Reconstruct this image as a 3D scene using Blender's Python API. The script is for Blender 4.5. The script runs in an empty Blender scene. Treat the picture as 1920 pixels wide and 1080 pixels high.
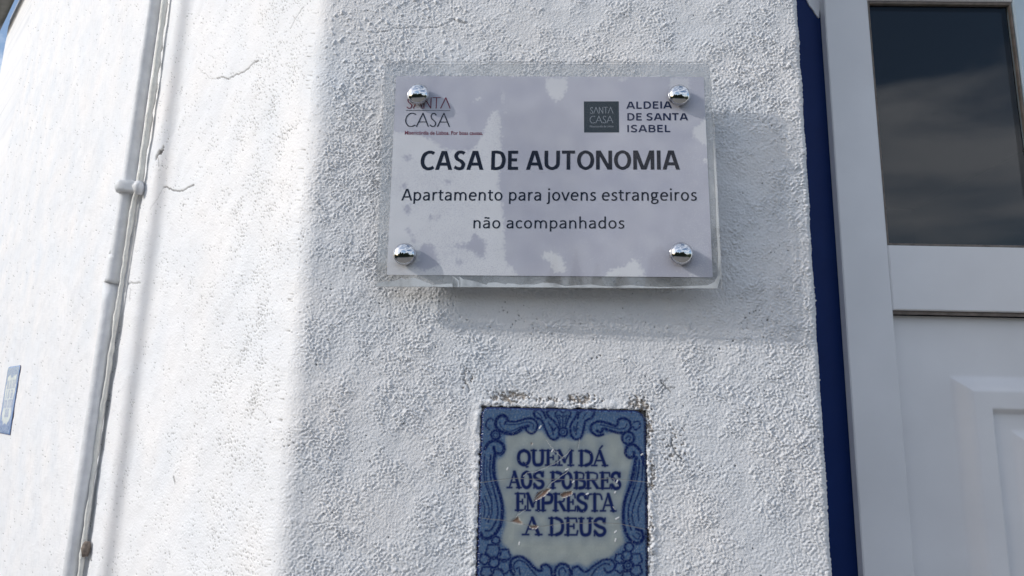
import bpy, math, random
import numpy as np
from mathutils import Vector, Matrix

# ------------------------------------------------------------------ camera, sky, sun, exposure
scene = bpy.context.scene
COL = scene.collection
F, PITCH, ROLL, YAW = 1262.0, 0.18501, -0.02314, 0.018528
CX, CY, CZ = -0.02073, -0.62625, -0.22297
cp, sp, cr, sr = math.cos(PITCH), math.sin(PITCH), math.cos(ROLL), math.sin(ROLL)
R_ = np.array([math.cos(YAW), math.sin(YAW), 0.0]); Yp = np.array([-math.sin(YAW), math.cos(YAW), 0.0]); Zp = np.array([0, 0, 1.0])
FW = cp*Yp + sp*Zp; U_ = -sp*Yp + cp*Zp
RC = cr*R_ - sr*U_; UC = sr*R_ + cr*U_
CAMP = np.array([CX, CY, CZ])
cam = bpy.data.cameras.new('camera'); cam.lens = F/1920*36; cam.sensor_width = 36; cam.clip_end = 500; cam.clip_start = 0.01
camo = bpy.data.objects.new('camera', cam); COL.objects.link(camo)
M = Matrix.Identity(4)
for i in range(3):
    M[i][0] = RC[i]; M[i][1] = UC[i]; M[i][2] = -FW[i]; M[i][3] = CAMP[i]
camo.matrix_world = M
scene.camera = camo

SUN = np.array([0.848, 0.271, -0.455]); SUN /= np.linalg.norm(SUN)      # direction the light travels
EL = math.asin(-SUN[2]); AZ = math.atan2(-SUN[0], -SUN[1])               # azimuth of the sun from +Y, clockwise
sl = bpy.data.lights.new('sun', 'SUN'); sl.energy = 2.25; sl.angle = math.radians(0.53); sl.color = (1.0, 0.972, 0.93)
so = bpy.data.objects.new('sun', sl); COL.objects.link(so)
so.rotation_euler = Vector(SUN).to_track_quat('-Z', 'Y').to_euler()
so.location = (-6, -2, 4)

world = bpy.data.worlds.new('World'); scene.world = world; world.use_nodes = True
nt = world.node_tree; nt.nodes.clear()
def N(nt, typ, **kw):
    n = nt.nodes.new(typ)
    for k, v in kw.items(): setattr(n, k, v)
    return n
wo = N(nt, 'ShaderNodeOutputWorld'); bg = N(nt, 'ShaderNodeBackground'); bg.inputs[1].default_value = 0.148
sky = N(nt, 'ShaderNodeTexSky', sky_type='NISHITA', sun_disc=False)
sky.sun_elevation = EL; sky.sun_rotation = AZ; sky.air_density = 1.0; sky.dust_density = 1.2; sky.ozone_density = 1.5
tc = N(nt, 'ShaderNodeTexCoord'); mp = N(nt, 'ShaderNodeMapping'); mp.inputs['Scale'].default_value = (1.6, 1.6, 4.2)
nz = N(nt, 'ShaderNodeTexNoise'); nz.inputs['Scale'].default_value = 1.7; nz.inputs['Detail'].default_value = 9; nz.inputs['Roughness'].default_value = 0.6; nz.inputs['Distortion'].default_value = 0.5
rp = N(nt, 'ShaderNodeValToRGB'); rp.color_ramp.elements[0].position = 0.43; rp.color_ramp.elements[1].position = 0.62
mx = N(nt, 'ShaderNodeMix', data_type='RGBA')
mx.inputs[7].default_value = (6.4, 6.8, 7.5, 1)
nt.links.new(tc.outputs['Generated'], mp.inputs[0]); nt.links.new(mp.outputs[0], nz.inputs[0]); nt.links.new(nz.outputs[0], rp.inputs[0])
nt.links.new(rp.outputs[0], mx.inputs[0]); nt.links.new(sky.outputs[0], mx.inputs[6]); nt.links.new(mx.outputs[2], bg.inputs[0]); nt.links.new(bg.outputs[0], wo.inputs[0])

scene.view_settings.view_transform = 'Standard'; scene.view_settings.look = 'None'
scene.view_settings.exposure = 0.16; scene.view_settings.gamma = 1.0; scene.view_settings.use_curve_mapping = False
scene.render.engine = 'CYCLES'
scene.cycles.max_bounces = 8; scene.cycles.transparent_max_bounces = 16
scene.cycles.caustics_reflective = False; scene.cycles.caustics_refractive = False

# ------------------------------------------------------------------ geometry of the place
CORN = -0.2344; TH = 0.76941; WALLR = 0.2536; GROUND = -1.78; WTOP = 1.31; WEND = 2.70
ALONG = np.array([-math.cos(TH), math.sin(TH), 0.0]); NRM = np.array([-math.sin(TH), -math.cos(TH), 0.0]); ORG = np.array([CORN, 0, 0.0])
def ray(u, v):
    d = FW + RC*((u-960)/F) + UC*((540-v)/F); return d/np.linalg.norm(d)
def on_y(u, v, Y=0.0):
    d = ray(u, v); t = (Y-CAMP[1])/d[1]; return CAMP + t*d
def on_left(u, v, off=0.0):
    d = ray(u, v); t = (off-(CAMP-ORG)@NRM)/(d@NRM); P = CAMP+t*d; return P, (P-ORG)@ALONG, P[2]
def zimg(x, y, py):      # height at which the vertical line (x,y) crosses the picture row py
    dx = x-CX; dy = y-CY
    a = math.cos(YAW)*dx+math.sin(YAW)*dy; b = -math.sin(YAW)*dx+math.cos(YAW)*dy
    K = (540-py)/F
    return CZ + (K*cp*b + cr*sp*b - sr*a)/(cr*cp - K*sp)

rng = np.random.default_rng(7); random.seed(7)
def tex(seed, lo, hi, n=1024, aniso=1.0):       # tileable band-passed noise, wavelengths lo..hi in texels
    g = np.random.default_rng(seed)
    f = np.fft.fft2(g.standard_normal((n, n)))
    fx = np.fft.fftfreq(n)[None, :]*aniso; fy = np.fft.fftfreq(n)[:, None]
    r = np.sqrt(fx*fx+fy*fy)+1e-9
    w = np.exp(-(r*lo*0.75)**4)*(1-np.exp(-(r*hi)**4))
    t = np.real(np.fft.ifft2(f*w)); return (t/t.std()).astype(np.float32)
def samp(t, x, y, L):
    n = t.shape[0]; u = (x/L)*n; v = (y/L)*n
    iu = np.floor(u).astype(np.int64); iv = np.floor(v).astype(np.int64); fu = u-iu; fv = v-iv
    a = t[iv % n, iu % n]; b = t[iv % n, (iu+1) % n]; c = t[(iv+1) % n, iu % n]; d = t[(iv+1) % n, (iu+1) % n]
    return (a*(1-fu)+b*fu)*(1-fv)+(c*(1-fu)+d*fu)*fv
def sstep(a, b, x):
    t = np.clip((x-a)/(b-a), 0, 1); return t*t*(3-2*t)

# ------------------------------------------------------------------ materials
def mat(name, color=(0.8, 0.8, 0.8), rough=0.6, metal=0.0, attr=None, bump=None, var=0.0, varscale=20, coat=0, spec=0.5, specks=0):
    m = bpy.data.materials.new(name); m.use_nodes = True; t = m.node_tree; b = t.nodes['Principled BSDF']
    b.inputs['Base Color'].default_value = (*color, 1); b.inputs['Roughness'].default_value = rough; b.inputs['Metallic'].default_value = metal
    b.inputs['Specular IOR Level'].default_value = spec
    if coat: b.inputs['Coat Weight'].default_value = coat; b.inputs['Coat Roughness'].default_value = 0.06
    co = N(t, 'ShaderNodeTexCoord')
    src = None
    if attr:
        a = N(t, 'ShaderNodeAttribute', attribute_name=attr); src = a.outputs['Color']
    if var > 0 or attr is None:
        n1 = N(t, 'ShaderNodeTexNoise'); n1.inputs['Scale'].default_value = varscale; n1.inputs['Detail'].default_value = 7
        t.links.new(co.outputs['Object'], n1.inputs['Vector'])
        mr = N(t, 'ShaderNodeMapRange'); mr.inputs[1].default_value = 0.25; mr.inputs[2].default_value = 0.75
        v = max(var, 0.03); mr.inputs[3].default_value = 1-v; mr.inputs[4].default_value = 1+v
        t.links.new(n1.outputs[0], mr.inputs[0])
        mm = N(t, 'ShaderNodeVectorMath', operation='SCALE')
        if src: t.links.new(src, mm.inputs[0])
        else: mm.inputs[0].default_value = color
        t.links.new(mr.outputs[0], mm.inputs['Scale']); src = mm.outputs[0]
    if specks:
        vo = N(t, 'ShaderNodeTexVoronoi'); vo.inputs['Scale'].default_value = specks
        t.links.new(co.outputs['Object'], vo.inputs['Vector'])
        ls = N(t, 'ShaderNodeMath', operation='LESS_THAN'); ls.inputs[1].default_value = 0.026
        t.links.new(vo.outputs['Distance'], ls.inputs[0])
        xm = N(t, 'ShaderNodeMix', data_type='RGBA'); xm.inputs[7].default_value = (0.05, 0.045, 0.04, 1)
        t.links.new(ls.outputs[0], xm.inputs[0]); t.links.new(src, xm.inputs[6]); src = xm.outputs[2]
    if src: t.links.new(src, b.inputs['Base Color'])
    if bump:
        sc, dist = bump
        n2 = N(t, 'ShaderNodeTexNoise'); n2.inputs['Scale'].default_value = sc; n2.inputs['Detail'].default_value = 3
        t.links.new(co.outputs['Object'], n2.inputs['Vector'])
        bp = N(t, 'ShaderNodeBump'); bp.inputs['Distance'].default_value = dist; bp.inputs['Strength'].default_value = 1.0
        t.links.new(n2.outputs[0], bp.inputs['Height']); t.links.new(bp.outputs[0], b.inputs['Normal'])
    return m
M_WALL = mat('whitewashed_roughcast', rough=0.82, attr='paint', var=0.03, varscale=9, bump=(430, 0.0007), spec=0.25)
M_WALLP = mat('whitewash_plain', (0.78, 0.78, 0.78), rough=0.85, bump=(180, 0.002), var=0.03, spec=0.25)
M_PAPER = mat('damp_printed_paper', rough=0.75, attr='paint', var=0.015, varscale=60, spec=0.2)
M_TILE = mat('painted_glazed_ceramic', rough=0.2, attr='paint', var=0.02, varscale=80, bump=(60, 0.00002), spec=0.35)
M_CLAY = mat('bare_clay_edge', (0.20, 0.17, 0.15), rough=0.9, var=0.2, varscale=200)
M_INK = mat('black_ink', (0.006, 0.006, 0.016), rough=0.8, spec=0.0)
M_RED = mat('dark_red_ink', (0.20, 0.006, 0.03), rough=0.6, spec=0.2)
M_NAVY = mat('navy_ink', (0.010, 0.017, 0.07), rough=0.8, spec=0.0)
M_BOX = mat('slate_navy_ink', (0.007, 0.025, 0.042), rough=0.8, spec=0.0)
M_PALE = mat('pale_ink_gap', (0.32, 0.36, 0.42), rough=0.6, spec=0.2)
M_CHROME = mat('polished_chrome', (0.66, 0.67, 0.69), rough=0.045, metal=1.0, var=0.02)
M_CHROMER = mat('worn_chrome_rim', (0.55, 0.56, 0.58), rough=0.16, metal=1.0, var=0.15, varscale=900)
M_BLUE = mat('deep_blue_enamel', (0.0036, 0.021, 0.112), spec=0.2, rough=0.5, var=0.08, varscale=25, bump=(60, 0.0004))
M_DOOR = mat('white_lacquered_door', (0.80, 0.795, 0.81), rough=0.34, var=0.07, varscale=9, specks=16, bump=(500, 0.00004))
M_DOORB = mat('pale_blue_grey_stile', (0.58, 0.70, 0.78), rough=0.45, var=0.05, varscale=40)  # right stile only: bluer base colour than the rest of the door
M_GASK = mat('grimy_gasket', (0.20, 0.17, 0.15), rough=0.8, var=0.35, varscale=120)
M_DARK = mat('gloom_painted_interior', (0.010, 0.022, 0.055), rough=0.9)  # the room's darkness and the pane's blue cast are put into this colour
M_PIPE = mat('grey_white_pipe_paint', (0.72, 0.73, 0.75), rough=0.6, var=0.12, varscale=60, bump=(300, 0.0006))
M_CABLE = mat('crusted_cream_paint', (0.82, 0.81, 0.76), rough=0.8, var=0.10, varscale=110, bump=(420, 0.0015))
M_RUST = mat('rusty_clip', (0.22, 0.18, 0.15), rough=0.9, var=0.4, varscale=300)
M_GUT = mat('weathered_grey_gutter', (0.20, 0.20, 0.185), rough=0.75, var=0.35, varscale=14)
M_GUTJ = mat('cream_edge', (0.55, 0.50, 0.45), rough=0.8)
M_POST = mat('galvanised_steel', (0.4, 0.41, 0.42), rough=0.5, metal=0.6, var=0.1)
M_GROUND = mat('worn_paving', (0.22, 0.205, 0.185), rough=0.9, var=0.2, varscale=3, bump=(40, 0.005))
M_HILL = mat('added_hill_dark', (0.035, 0.045, 0.025), rough=0.95, var=0.6, varscale=2.5)

def acrylic(name, haze=0.04, tint=0.97, ior=1.49):
    m = bpy.data.materials.new(name); m.use_nodes = True; t = m.node_tree; t.nodes.clear()
    out = N(t, 'ShaderNodeOutputMaterial'); tr = N(t, 'ShaderNodeBsdfTransparent'); tr.inputs[0].default_value = (tint, tint, tint, 1)
    gl = N(t, 'ShaderNodeBsdfGlossy'); gl.inputs['Roughness'].default_value = 0.03
    df = N(t, 'ShaderNodeBsdfDiffuse'); df.inputs[0].default_value = (0.75, 0.77, 0.78, 1)
    geo = N(t, 'ShaderNodeNewGeometry'); io = N(t, 'ShaderNodeMapRange'); io.inputs[3].default_value = ior; io.inputs[4].default_value = 1/ior
    fr = N(t, 'ShaderNodeFresnel'); m1 = N(t, 'ShaderNodeMixShader'); m2 = N(t, 'ShaderNodeMixShader')
    t.links.new(geo.outputs['Backfacing'], io.inputs[0]); t.links.new(io.outputs[0], fr.inputs['IOR'])
    nn = N(t, 'ShaderNodeTexNoise'); nn.inputs['Scale'].default_value = 38; nn.inputs['Detail'].default_value = 8
    co = N(t, 'ShaderNodeTexCoord'); t.links.new(co.outputs['Object'], nn.inputs['Vector'])
    mr = N(t, 'ShaderNodeMapRange'); mr.inputs[1].default_value = 0.35; mr.inputs[2].default_value = 0.75; mr.inputs[3].default_value = haze*0.5; mr.inputs[4].default_value = haze*2.0
    t.links.new(nn.outputs[0], mr.inputs[0]); t.links.new(mr.outputs[0], m1.inputs[0])
    t.links.new(tr.outputs[0], m1.inputs[1]); t.links.new(df.outputs[0], m1.inputs[2])
    t.links.new(fr.outputs[0], m2.inputs[0]); t.links.new(m1.outputs[0], m2.inputs[1]); t.links.new(gl.outputs[0], m2.inputs[2]); t.links.new(m2.outputs[0], out.inputs[0])
    return m
M_ACR = acrylic('clear_acrylic', 0.001, 0.985)
M_BOND = acrylic('wetted_acrylic_face', 0.001, 0.985, 1.15)
M_ACRB = acrylic('filmed_acrylic', 0.24, 0.92)
M_EDGE = acrylic('frosted_acrylic_edge', 0.30, 1.0)
M_SIL = acrylic('smeared_white_sealant', 1.0, 0.9)
M_GLASS = acrylic('door_glass', 0.001, 0.9)

# ------------------------------------------------------------------ object helpers
def mesh_obj(name, V, Fc, m, parent=None, smooth=False, mats=None, midx=None):
    me = bpy.data.meshes.new(name); me.from_pydata([tuple(map(float, v)) for v in V], [], Fc)
    for k in (mats or [m]): me.materials.append(k)
    if midx: me.polygons.foreach_set('material_index', midx)
    if smooth: me.polygons.foreach_set('use_smooth', [True]*len(me.polygons))
    me.update()
    o = bpy.data.objects.new(name, me); COL.objects.link(o)
    if parent: o.parent = parent
    return o
def empty(name, loc=(0, 0, 0)):
    o = bpy.data.objects.new(name, None); COL.objects.link(o); o.location = loc; o.empty_display_size = 0.05; return o
def tag(o, label, cat, group=None):
    o['label'] = label; o['category'] = cat
    if group: o['group'] = group
    return o
def grid_mesh(name, P, m, parent=None, color=None, smooth=True):   # P: rows x cols x 3
    nr, nc = P.shape[:2]
    me = bpy.data.meshes.new(name)
    me.vertices.add(nr*nc); me.vertices.foreach_set('co', P.reshape(-1).astype(np.float32))
    i = np.arange((nr-1)*nc).reshape(nr-1, nc)[:, :-1].reshape(-1)
    q = np.stack([i, i+1, i+nc+1, i+nc], 1).reshape(-1).astype(np.int32); nf = len(i)
    me.loops.add(nf*4); me.loops.foreach_set('vertex_index', q)
    me.polygons.add(nf); me.polygons.foreach_set('loop_start', np.arange(0, nf*4, 4, dtype=np.int32))
    me.polygons.foreach_set('use_smooth', np.full(nf, smooth))
    me.update(calc_edges=True)
    if color is not None:
        a = me.color_attributes.new('paint', 'FLOAT_COLOR', 'POINT')
        c = np.ones((nr*nc, 4), np.float32); c[:, :3] = color.reshape(-1, 3); a.data.foreach_set('color', c.reshape(-1))
    me.materials.append(m)
    o = bpy.data.objects.new(name, me); COL.objects.link(o)
    if parent: o.parent = parent
    return o
def box(V, Fc, x0, x1, y0, y1, z0, z1, b=0.0):   # box with small chamfers on the front (low y) edges
    n = len(V)
    if b <= 0:
        V += [(x0, y0, z0), (x1, y0, z0), (x1, y1, z0), (x0, y1, z0), (x0, y0, z1), (x1, y0, z1), (x1, y1, z1), (x0, y1, z1)]
        Fc += [tuple(n+k for k in f) for f in ((0, 1, 5, 4), (1, 2, 6, 5), (2, 3, 7, 6), (3, 0, 4, 7), (4, 5, 6, 7), (3, 2, 1, 0))]
    else:
        V += [(x0+b, y0, z0+b), (x1-b, y0, z0+b), (x1-b, y0, z1-b), (x0+b, y0, z1-b),
              (x0, y0+b, z0), (x1, y0+b, z0), (x1, y0+b, z1), (x0, y0+b, z1), (x0, y1, z0), (x1, y1, z0), (x1, y1, z1), (x0, y1, z1)]
        f = [(0, 1, 2, 3)]
        for k in range(4):
            l = (k+1) % 4; f += [(4+k, 4+l, l, k), (8+k, 8+l, 4+l, 4+k)]
        f.append((11, 10, 9, 8)); Fc += [tuple(n+k for k in g) for g in f]
def boxo(name, m, parent, *a, b=0.0):
    V, Fc = [], []; box(V, Fc, *a, b=b); return mesh_obj(name, V, Fc, m, parent)
def tube(pts, rad, seg=14, jitter=0.0, seed=0, flat=None):
    pts = [np.array(p, float) for p in pts]; V, Fc = [], []; g = np.random.default_rng(seed)
    n = len(pts)
    for i, p in enumerate(pts):
        t = pts[min(i+1, n-1)]-pts[max(i-1, 0)]; t /= np.linalg.norm(t)
        a = np.cross(t, [0.0, 1.0, 0.02]); a /= np.linalg.norm(a); b = np.cross(t, a)
        r = rad[i] if hasattr(rad, '__len__') else rad
        for k in range(seg):
            an = 2*math.pi*k/seg; rr = r*(1+jitter*g.standard_normal())
            V.append(p+rr*(math.cos(an)*a+math.sin(an)*b))
    for i in range(n-1):
        for k in range(seg):
            l = (k+1) % seg; Fc.append((i*seg+k, i*seg+l, (i+1)*seg+l, (i+1)*seg+k))
    Fc.append(tuple(range(seg))[::-1]); Fc.append(tuple((n-1)*seg+k for k in range(seg)))
    return V, Fc
def lerp_path(pts, n):
    pts = np.array(pts, float); d = np.r_[0, np.cumsum(np.linalg.norm(np.diff(pts, axis=0), axis=1))]
    t = np.linspace(0, d[-1], n); return np.stack([np.interp(t, d, pts[:, k]) for k in range(pts.shape[1])], 1)
def smooth_path(pts, k=6, closed=False):
    P = np.array(pts, float); n = len(P)
    if n < 3: return P
    out = []
    rngi = range(n if closed else n-1)
    for i in rngi:
        p0, p1, p2, p3 = (P[(i-1) % n], P[i], P[(i+1) % n], P[(i+2) % n]) if closed else (P[max(i-1, 0)], P[i], P[i+1], P[min(i+2, n-1)])
        for j in range(k):
            t = j/k; out.append(0.5*((2*p1)+(-p0+p2)*t+(2*p0-5*p1+4*p2-p3)*t*t+(-p0+3*p1-3*p2+p3)*t**3))
    out.append(P[0] if closed else P[-1]); return np.array(out)
def seg_dist(X, Z, pts, w, best):     # lower `best` with (distance - half width) to a polyline
    for (x0, z0), (x1, z1) in zip(pts[:-1], pts[1:]):
        pad = w+0.006
        xs, zs = X[0], Z[:, 0]
        i0, i1 = np.searchsorted(xs, [min(x0, x1)-pad, max(x0, x1)+pad]); j0, j1 = np.searchsorted(zs, [min(z0, z1)-pad, max(z0, z1)+pad])
        if i1 <= i0 or j1 <= j0: continue
        x = X[j0:j1, i0:i1]; z = Z[j0:j1, i0:i1]; dx, dz = x1-x0, z1-z0; L = dx*dx+dz*dz+1e-12
        t = np.clip(((x-x0)*dx+(z-z0)*dz)/L, 0, 1); d = np.hypot(x-x0-t*dx, z-z0-t*dz)-w/2
        np.minimum(best[j0:j1, i0:i1], d, out=best[j0:j1, i0:i1])
def inpoly(X, Z, poly):
    ins = np.zeros(X.shape, bool); n = len(poly)
    for i in range(n):
        x0, z0 = poly[i]; x1, z1 = poly[(i+1) % n]
        if z0 == z1: continue
        c = ((z0 > Z) != (z1 > Z)) & (X < (x1-x0)*(Z-z0)/(z1-z0)+x0); ins ^= c
    return ins
def blur(a, k):
    for _ in range(2):
        for ax in (0, 1):
            c = np.cumsum(np.concatenate([np.repeat(np.take(a, [0], ax), k+1, ax), a, np.repeat(np.take(a, [-1], ax), k, ax)], ax), ax)
            n = a.shape[ax]
            a = (np.take(c, range(2*k+1, 2*k+1+n), ax)-np.take(c, range(0, n), ax))/(2*k+1)
    return a

# noise fields shared by wall, paper and tile
T_FINE = tex(1, 6, 12, 2048); T_GRAIN = tex(2, 8, 19, 2048); T_GRAIN2 = tex(3, 6, 13, 2048); T_MID = tex(4, 22, 60); T_BIG = tex(5, 90, 400); T_BIG2 = tex(6, 60, 300); T_PIT = tex(8, 7, 16, 2048); T_STREAK = tex(9, 10, 60, aniso=0.25)

# ------------------------------------------------------------------ ground, and an unseen hill added for reflections
g = mesh_obj('ground', [(-40, -40, GROUND), (40, -40, GROUND), (40, 40, GROUND), (-40, 40, GROUND)], [(0, 1, 2, 3)], M_GROUND); g['kind'] = 'structure'
na, nrg = 260, 9
P = np.zeros((nrg, na, 3)); an = np.linspace(math.radians(150), math.radians(400), na)
prof = 2.7 + 0.9*np.sin(an*3.1)+0.6*np.sin(an*7.7+1)+0.35*np.sin(an*23)+0.25*rng.standard_normal(na)
for j in range(nrg):
    t = j/(nrg-1); rad = 6.0+2.5*t+0.3*rng.standard_normal(na)*(j > 0)
    P[j, :, 0] = np.cos(an)*rad; P[j, :, 1] = np.sin(an)*rad; P[j, :, 2] = GROUND-0.02+prof*math.sin(t*math.pi/2)
h = grid_mesh('added_hill', P, M_HILL); h['kind'] = 'structure'  # unseen rise, invented as a dark reflection for the chrome studs

# ------------------------------------------------------------------ the wall
REV = 0.21
path, uu = [], []
rf = 0.006
for y in np.linspace(REV, rf, 26)[:-1]: path.append((WALLR, y, 1.0, 0.0)); uu.append(WALLR+y)
for a in np.linspace(0, math.pi/2, 8)[:-1]:
    path.append((WALLR-rf+rf*math.cos(a), rf-rf*math.sin(a), math.cos(a), -math.sin(a))); uu.append(WALLR+rf*(1-a))
RCN = 0.032; tl = RCN*math.tan(TH/2)
for x in np.linspace(WALLR-rf, CORN+tl, 560)[:-1]: path.append((x, 0.0, 0.0, -1.0)); uu.append(x)
ccx, ccy = CORN+tl, RCN
for a in np.linspace(0, TH, 26)[:-1]:
    nx, ny = -math.sin(a), -math.cos(a); path.append((ccx+RCN*nx, ccy+RCN*ny, nx, ny)); uu.append(CORN+tl-RCN*a)
u0 = uu[-1]
c0 = on_left(0, 540)[1]
px = np.linspace(561, 9, 440)
ss = [tl]+[on_left(u, 300)[1] for u in px]
ss = [v for v in ss if v < WEND-0.01]+[WEND-0.005]
ss = np.array(sorted(set([tl]+[s for s in ss if tl+0.0005 < s < WEND-0.01])))
# smooth the spacing
for s in ss: p_ = ORG+ALONG*s; path.append((p_[0], p_[1], NRM[0], NRM[1])); uu.append(CORN-s)
e = ORG+ALONG*WEND
rt = -NRM
for a in np.linspace(0, math.pi/2, 6)[1:]:
    n_ = NRM*math.cos(a)+ALONG*math.sin(a); q_ = e+n_*0.02-NRM*0.02; path.append((q_[0], q_[1], n_[0], n_[1])); uu.append(CORN-WEND-0.03*a)
for d in (0.3, 1.2): q_ = e+ALONG*0.02+rt*d; path.append((q_[0], q_[1], ALONG[0], ALONG[1])); uu.append(CORN-WEND-d)
path = np.array(path); uu = np.array(uu); nc = len(path)
zt = np.minimum(zimg(path[:, 0], path[:, 1], -50), WTOP-0.01); zb = zimg(path[:, 0], path[:, 1], 1140)
zb = np.where(path[:, 1] > 1.6, np.minimum(zb, -0.3), zb); zb = np.maximum(zb, GROUND+0.2)
NR = 800
T = np.r_[-np.linspace(1, 0, 61)[:-1]**2, np.linspace(0, 1, NR), 1+np.linspace(0, 1, 61)[1:]**2]
Zg = np.where(T[:, None] < 0, zb[None, :]+T[:, None]*(zb-GROUND+0.03)[None, :], np.where(T[:, None] <= 1, zb[None, :]+T[:, None]*(zt-zb)[None, :], zt[None, :]+(T[:, None]-1)*(WTOP-zt)[None, :]))
Ug = np.repeat(uu[None, :], len(T), 0)
Tc = 0.0174, -0.29575; TW, THH = 0.1495, 0.1569         # tile set in the wall
def wall_fields(U, Z):
    left = sstep(CORN+0.012, CORN-0.012, U)
    s = np.maximum(CORN-U, 0)
    wx = U+0.002*samp(T_MID, U, Z, 0.6); wz = Z+0.002*samp(T_MID, U+3, Z, 0.6)
    g1 = samp(T_GRAIN, wx, wz, 0.86); g2 = samp(T_GRAIN2, wx, wz, 0.77); g3 = samp(T_FINE, U, Z, 0.8)
    mid = samp(T_MID, U, Z, 0.61); big = samp(T_BIG, U, Z, 0.9); big2 = samp(T_BIG2, U, Z, 0.7)
    grain = np.tanh(1.3*g1)*0.40+np.tanh(1.2*g2)*0.55+0.34*g3
    amp = 0.86+0.30*np.tanh(big)+0.26*np.tanh(1.3*big2)
    amp += 0.42*np.exp(-(((U-0.225)/0.04)**2))
    amp += 0.42*np.exp(-(((U+0.185)/0.035)**2+((Z-0.01)/0.09)**2))
    amp -= 0.30*np.exp(-(((U-0.19)/0.05)**2+((Z+0.30)/0.06)**2))
    amp -= 0.30*np.exp(-(((U+0.04)/0.2)**2+((Z-0.185)/0.025)**2))
    amp = np.clip(amp, 0.22, 1.5)
    ampl = np.clip(0.34+0.14*big2-0.05*np.minimum(s, 2.0), 0.12, 0.6)
    A = amp*(1-left)+ampl*left
    h = 0.00050*A*grain*(1+0.35*np.tanh(mid)) + 0.00007*mid + 0.00020*big2*(1+0.2*left)
    # isolated nodules, thickest near the upper left of the corner
    nod = np.maximum(samp(T_GRAIN, U+1.7, Z+0.3, 1.5)-0.9, 0)
    zone = np.exp(-(((U+0.17)/0.09)**2+((Z-0.14)/0.10)**2))
    h += nod*0.0007*((0.30+0.25*np.tanh(big2))*(1-left)+zone*(1-0.85*left))
    # pits with grime in them
    pz = np.exp(-((s-0.09)/0.12)**2)*left+0.35*left*np.exp(-((s-0.3)/0.3)**2)-0.60*(1-left)+0.35*(1-left)*samp(T_BIG2, U+1, Z, 0.5)+0.35*(1-left)*np.exp(-((Z+0.14)/0.04)**2)
    thr = 2.35-0.75*pz+0.35*samp(T_BIG, U+5, Z, 0.5)
    pit = np.maximum(-samp(T_PIT, U, Z, 0.9)-thr, 0)
    pit = np.clip(pit*2.2, 0, 1)
    h -= 0.0013*pit
    dirt = 0.75*pit
    # faint vertical washed streaks on the far left wall
    st = samp(T_STREAK, U*1.0, Z*0.35, 1.1)
    stain = 0.035*left*np.clip(st, 0, 3)*sstep(0.4, 0.9, s)
    return h, dirt, stain, left
H, dirt, stain, leftm = wall_fields(Ug, Zg)
brown = np.zeros_like(H)
fade = np.where(T < 0, sstep(-0.03, 0, T), np.where(T > 1, sstep(1.03, 1, T), 1.0))[:, None]     # relief of the finely meshed stretch dies out where the mesh gets coarse
H = H*fade; dirt = dirt*fade; stain = stain*fade
def groove(pts, width, depth, dk, wallside):
    global H, dirt
    if wallside: q = [(CORN-on_left(u, v)[1], on_left(u, v)[2]) for u, v in pts]
    else: q = [(on_y(u, v)[0], on_y(u, v)[2]) for u, v in pts]
    q = lerp_path(q, len(q)*4); q = q+0.0006*rng.standard_normal(q.shape)
    d = np.full(Ug.shape, 1.0)
    u0_, u1_ = q[:, 0].min()-0.01, q[:, 0].max()+0.01; cs = np.where((uu > u0_) & (uu < u1_))[0]
    if len(cs) == 0: return
    sub = slice(cs.min(), cs.max()+1); X = Ug[:, sub]; Z = Zg[:, sub]; b = np.full(X.shape, 1.0)
    for (x0, z0), (x1, z1) in zip(q[:-1], q[1:]):
        dx, dz = x1-x0, z1-z0; t = np.clip(((X-x0)*dx+(Z-z0)*dz)/(dx*dx+dz*dz+1e-12), 0, 1)
        b = np.minimum(b, np.hypot(X-x0-t*dx, Z-z0-t*dz))
    m_ = 1-sstep(width*0.4, width*1.1, b)
    H[:, sub] -= depth*m_; dirt[:, sub] = np.maximum(dirt[:, sub], dk*m_)
groove([(405, 147), (418, 144), (428, 148), (441, 140), (455, 136), (466, 128), (474, 119), (484, 114)], 0.0011, 0.001, 0.7, True)
groove([(372, 128), (392, 146), (405, 147)], 0.001, 0.0004, 0.25, True)
groove([(305, 352), (314, 351), (322, 356), (335, 358), (345, 357), (352, 351), (363, 347)], 0.0015, 0.001, 0.7, True)
groove([(281, 392), (296, 372), (305, 352)], 0.0015, 0.0005, 0.3, True)
groove([(291, 297), (297, 285), (302, 286), (306, 277)], 0.0042, 0.003, 0.97, True)
groove([(296, 298), (298, 312)], 0.0025, 0.001, 0.5, True)
groove([(240, 532), (262, 530)], 0.002, 0.001, 0.4, True); groove([(244, 540), (242, 565)], 0.002, 0.001, 0.4, True)
groove([(545, 52), (556, 32), (570, 12)], 0.001, 0.0006, 0.5, True)
groove([(325, 895), (328, 905)], 0.002, 0.001, 0.8, True)
groove([(705, 62), (740, 53), (800, 52), (818, 51), (835, 46), (847, 39)], 0.0010, 0.0007, 0.12, False)
groove([(848, 0), (849, 20), (848, 38)], 0.0008, 0.0005, 0.15, False); groove([(852, 39), (862, 43), (876, 43)], 0.0010, 0.0008, 0.15, False)
groove([(1238, 712), (1246, 722), (1258, 735)], 0.0007, 0.0003, 0.75, False); groove([(1240, 738), (1244, 722), (1250, 708)], 0.0006, 0.0003, 0.65, False)
groove([(1246, 728), (1256, 726), (1266, 728)], 0.0006, 0.0003, 0.6, False)
groove([(1262, 822), (1258, 835), (1268, 850), (1276, 862)], 0.0009, 0.0009, 0.6, False)
groove([(875, 690), (872, 712), (880, 735)], 0.0009, 0.0008, 0.4, False)
groove([(1497, 640), (1482, 640)], 0.0007, 0.0003, 0.1, False)
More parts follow.
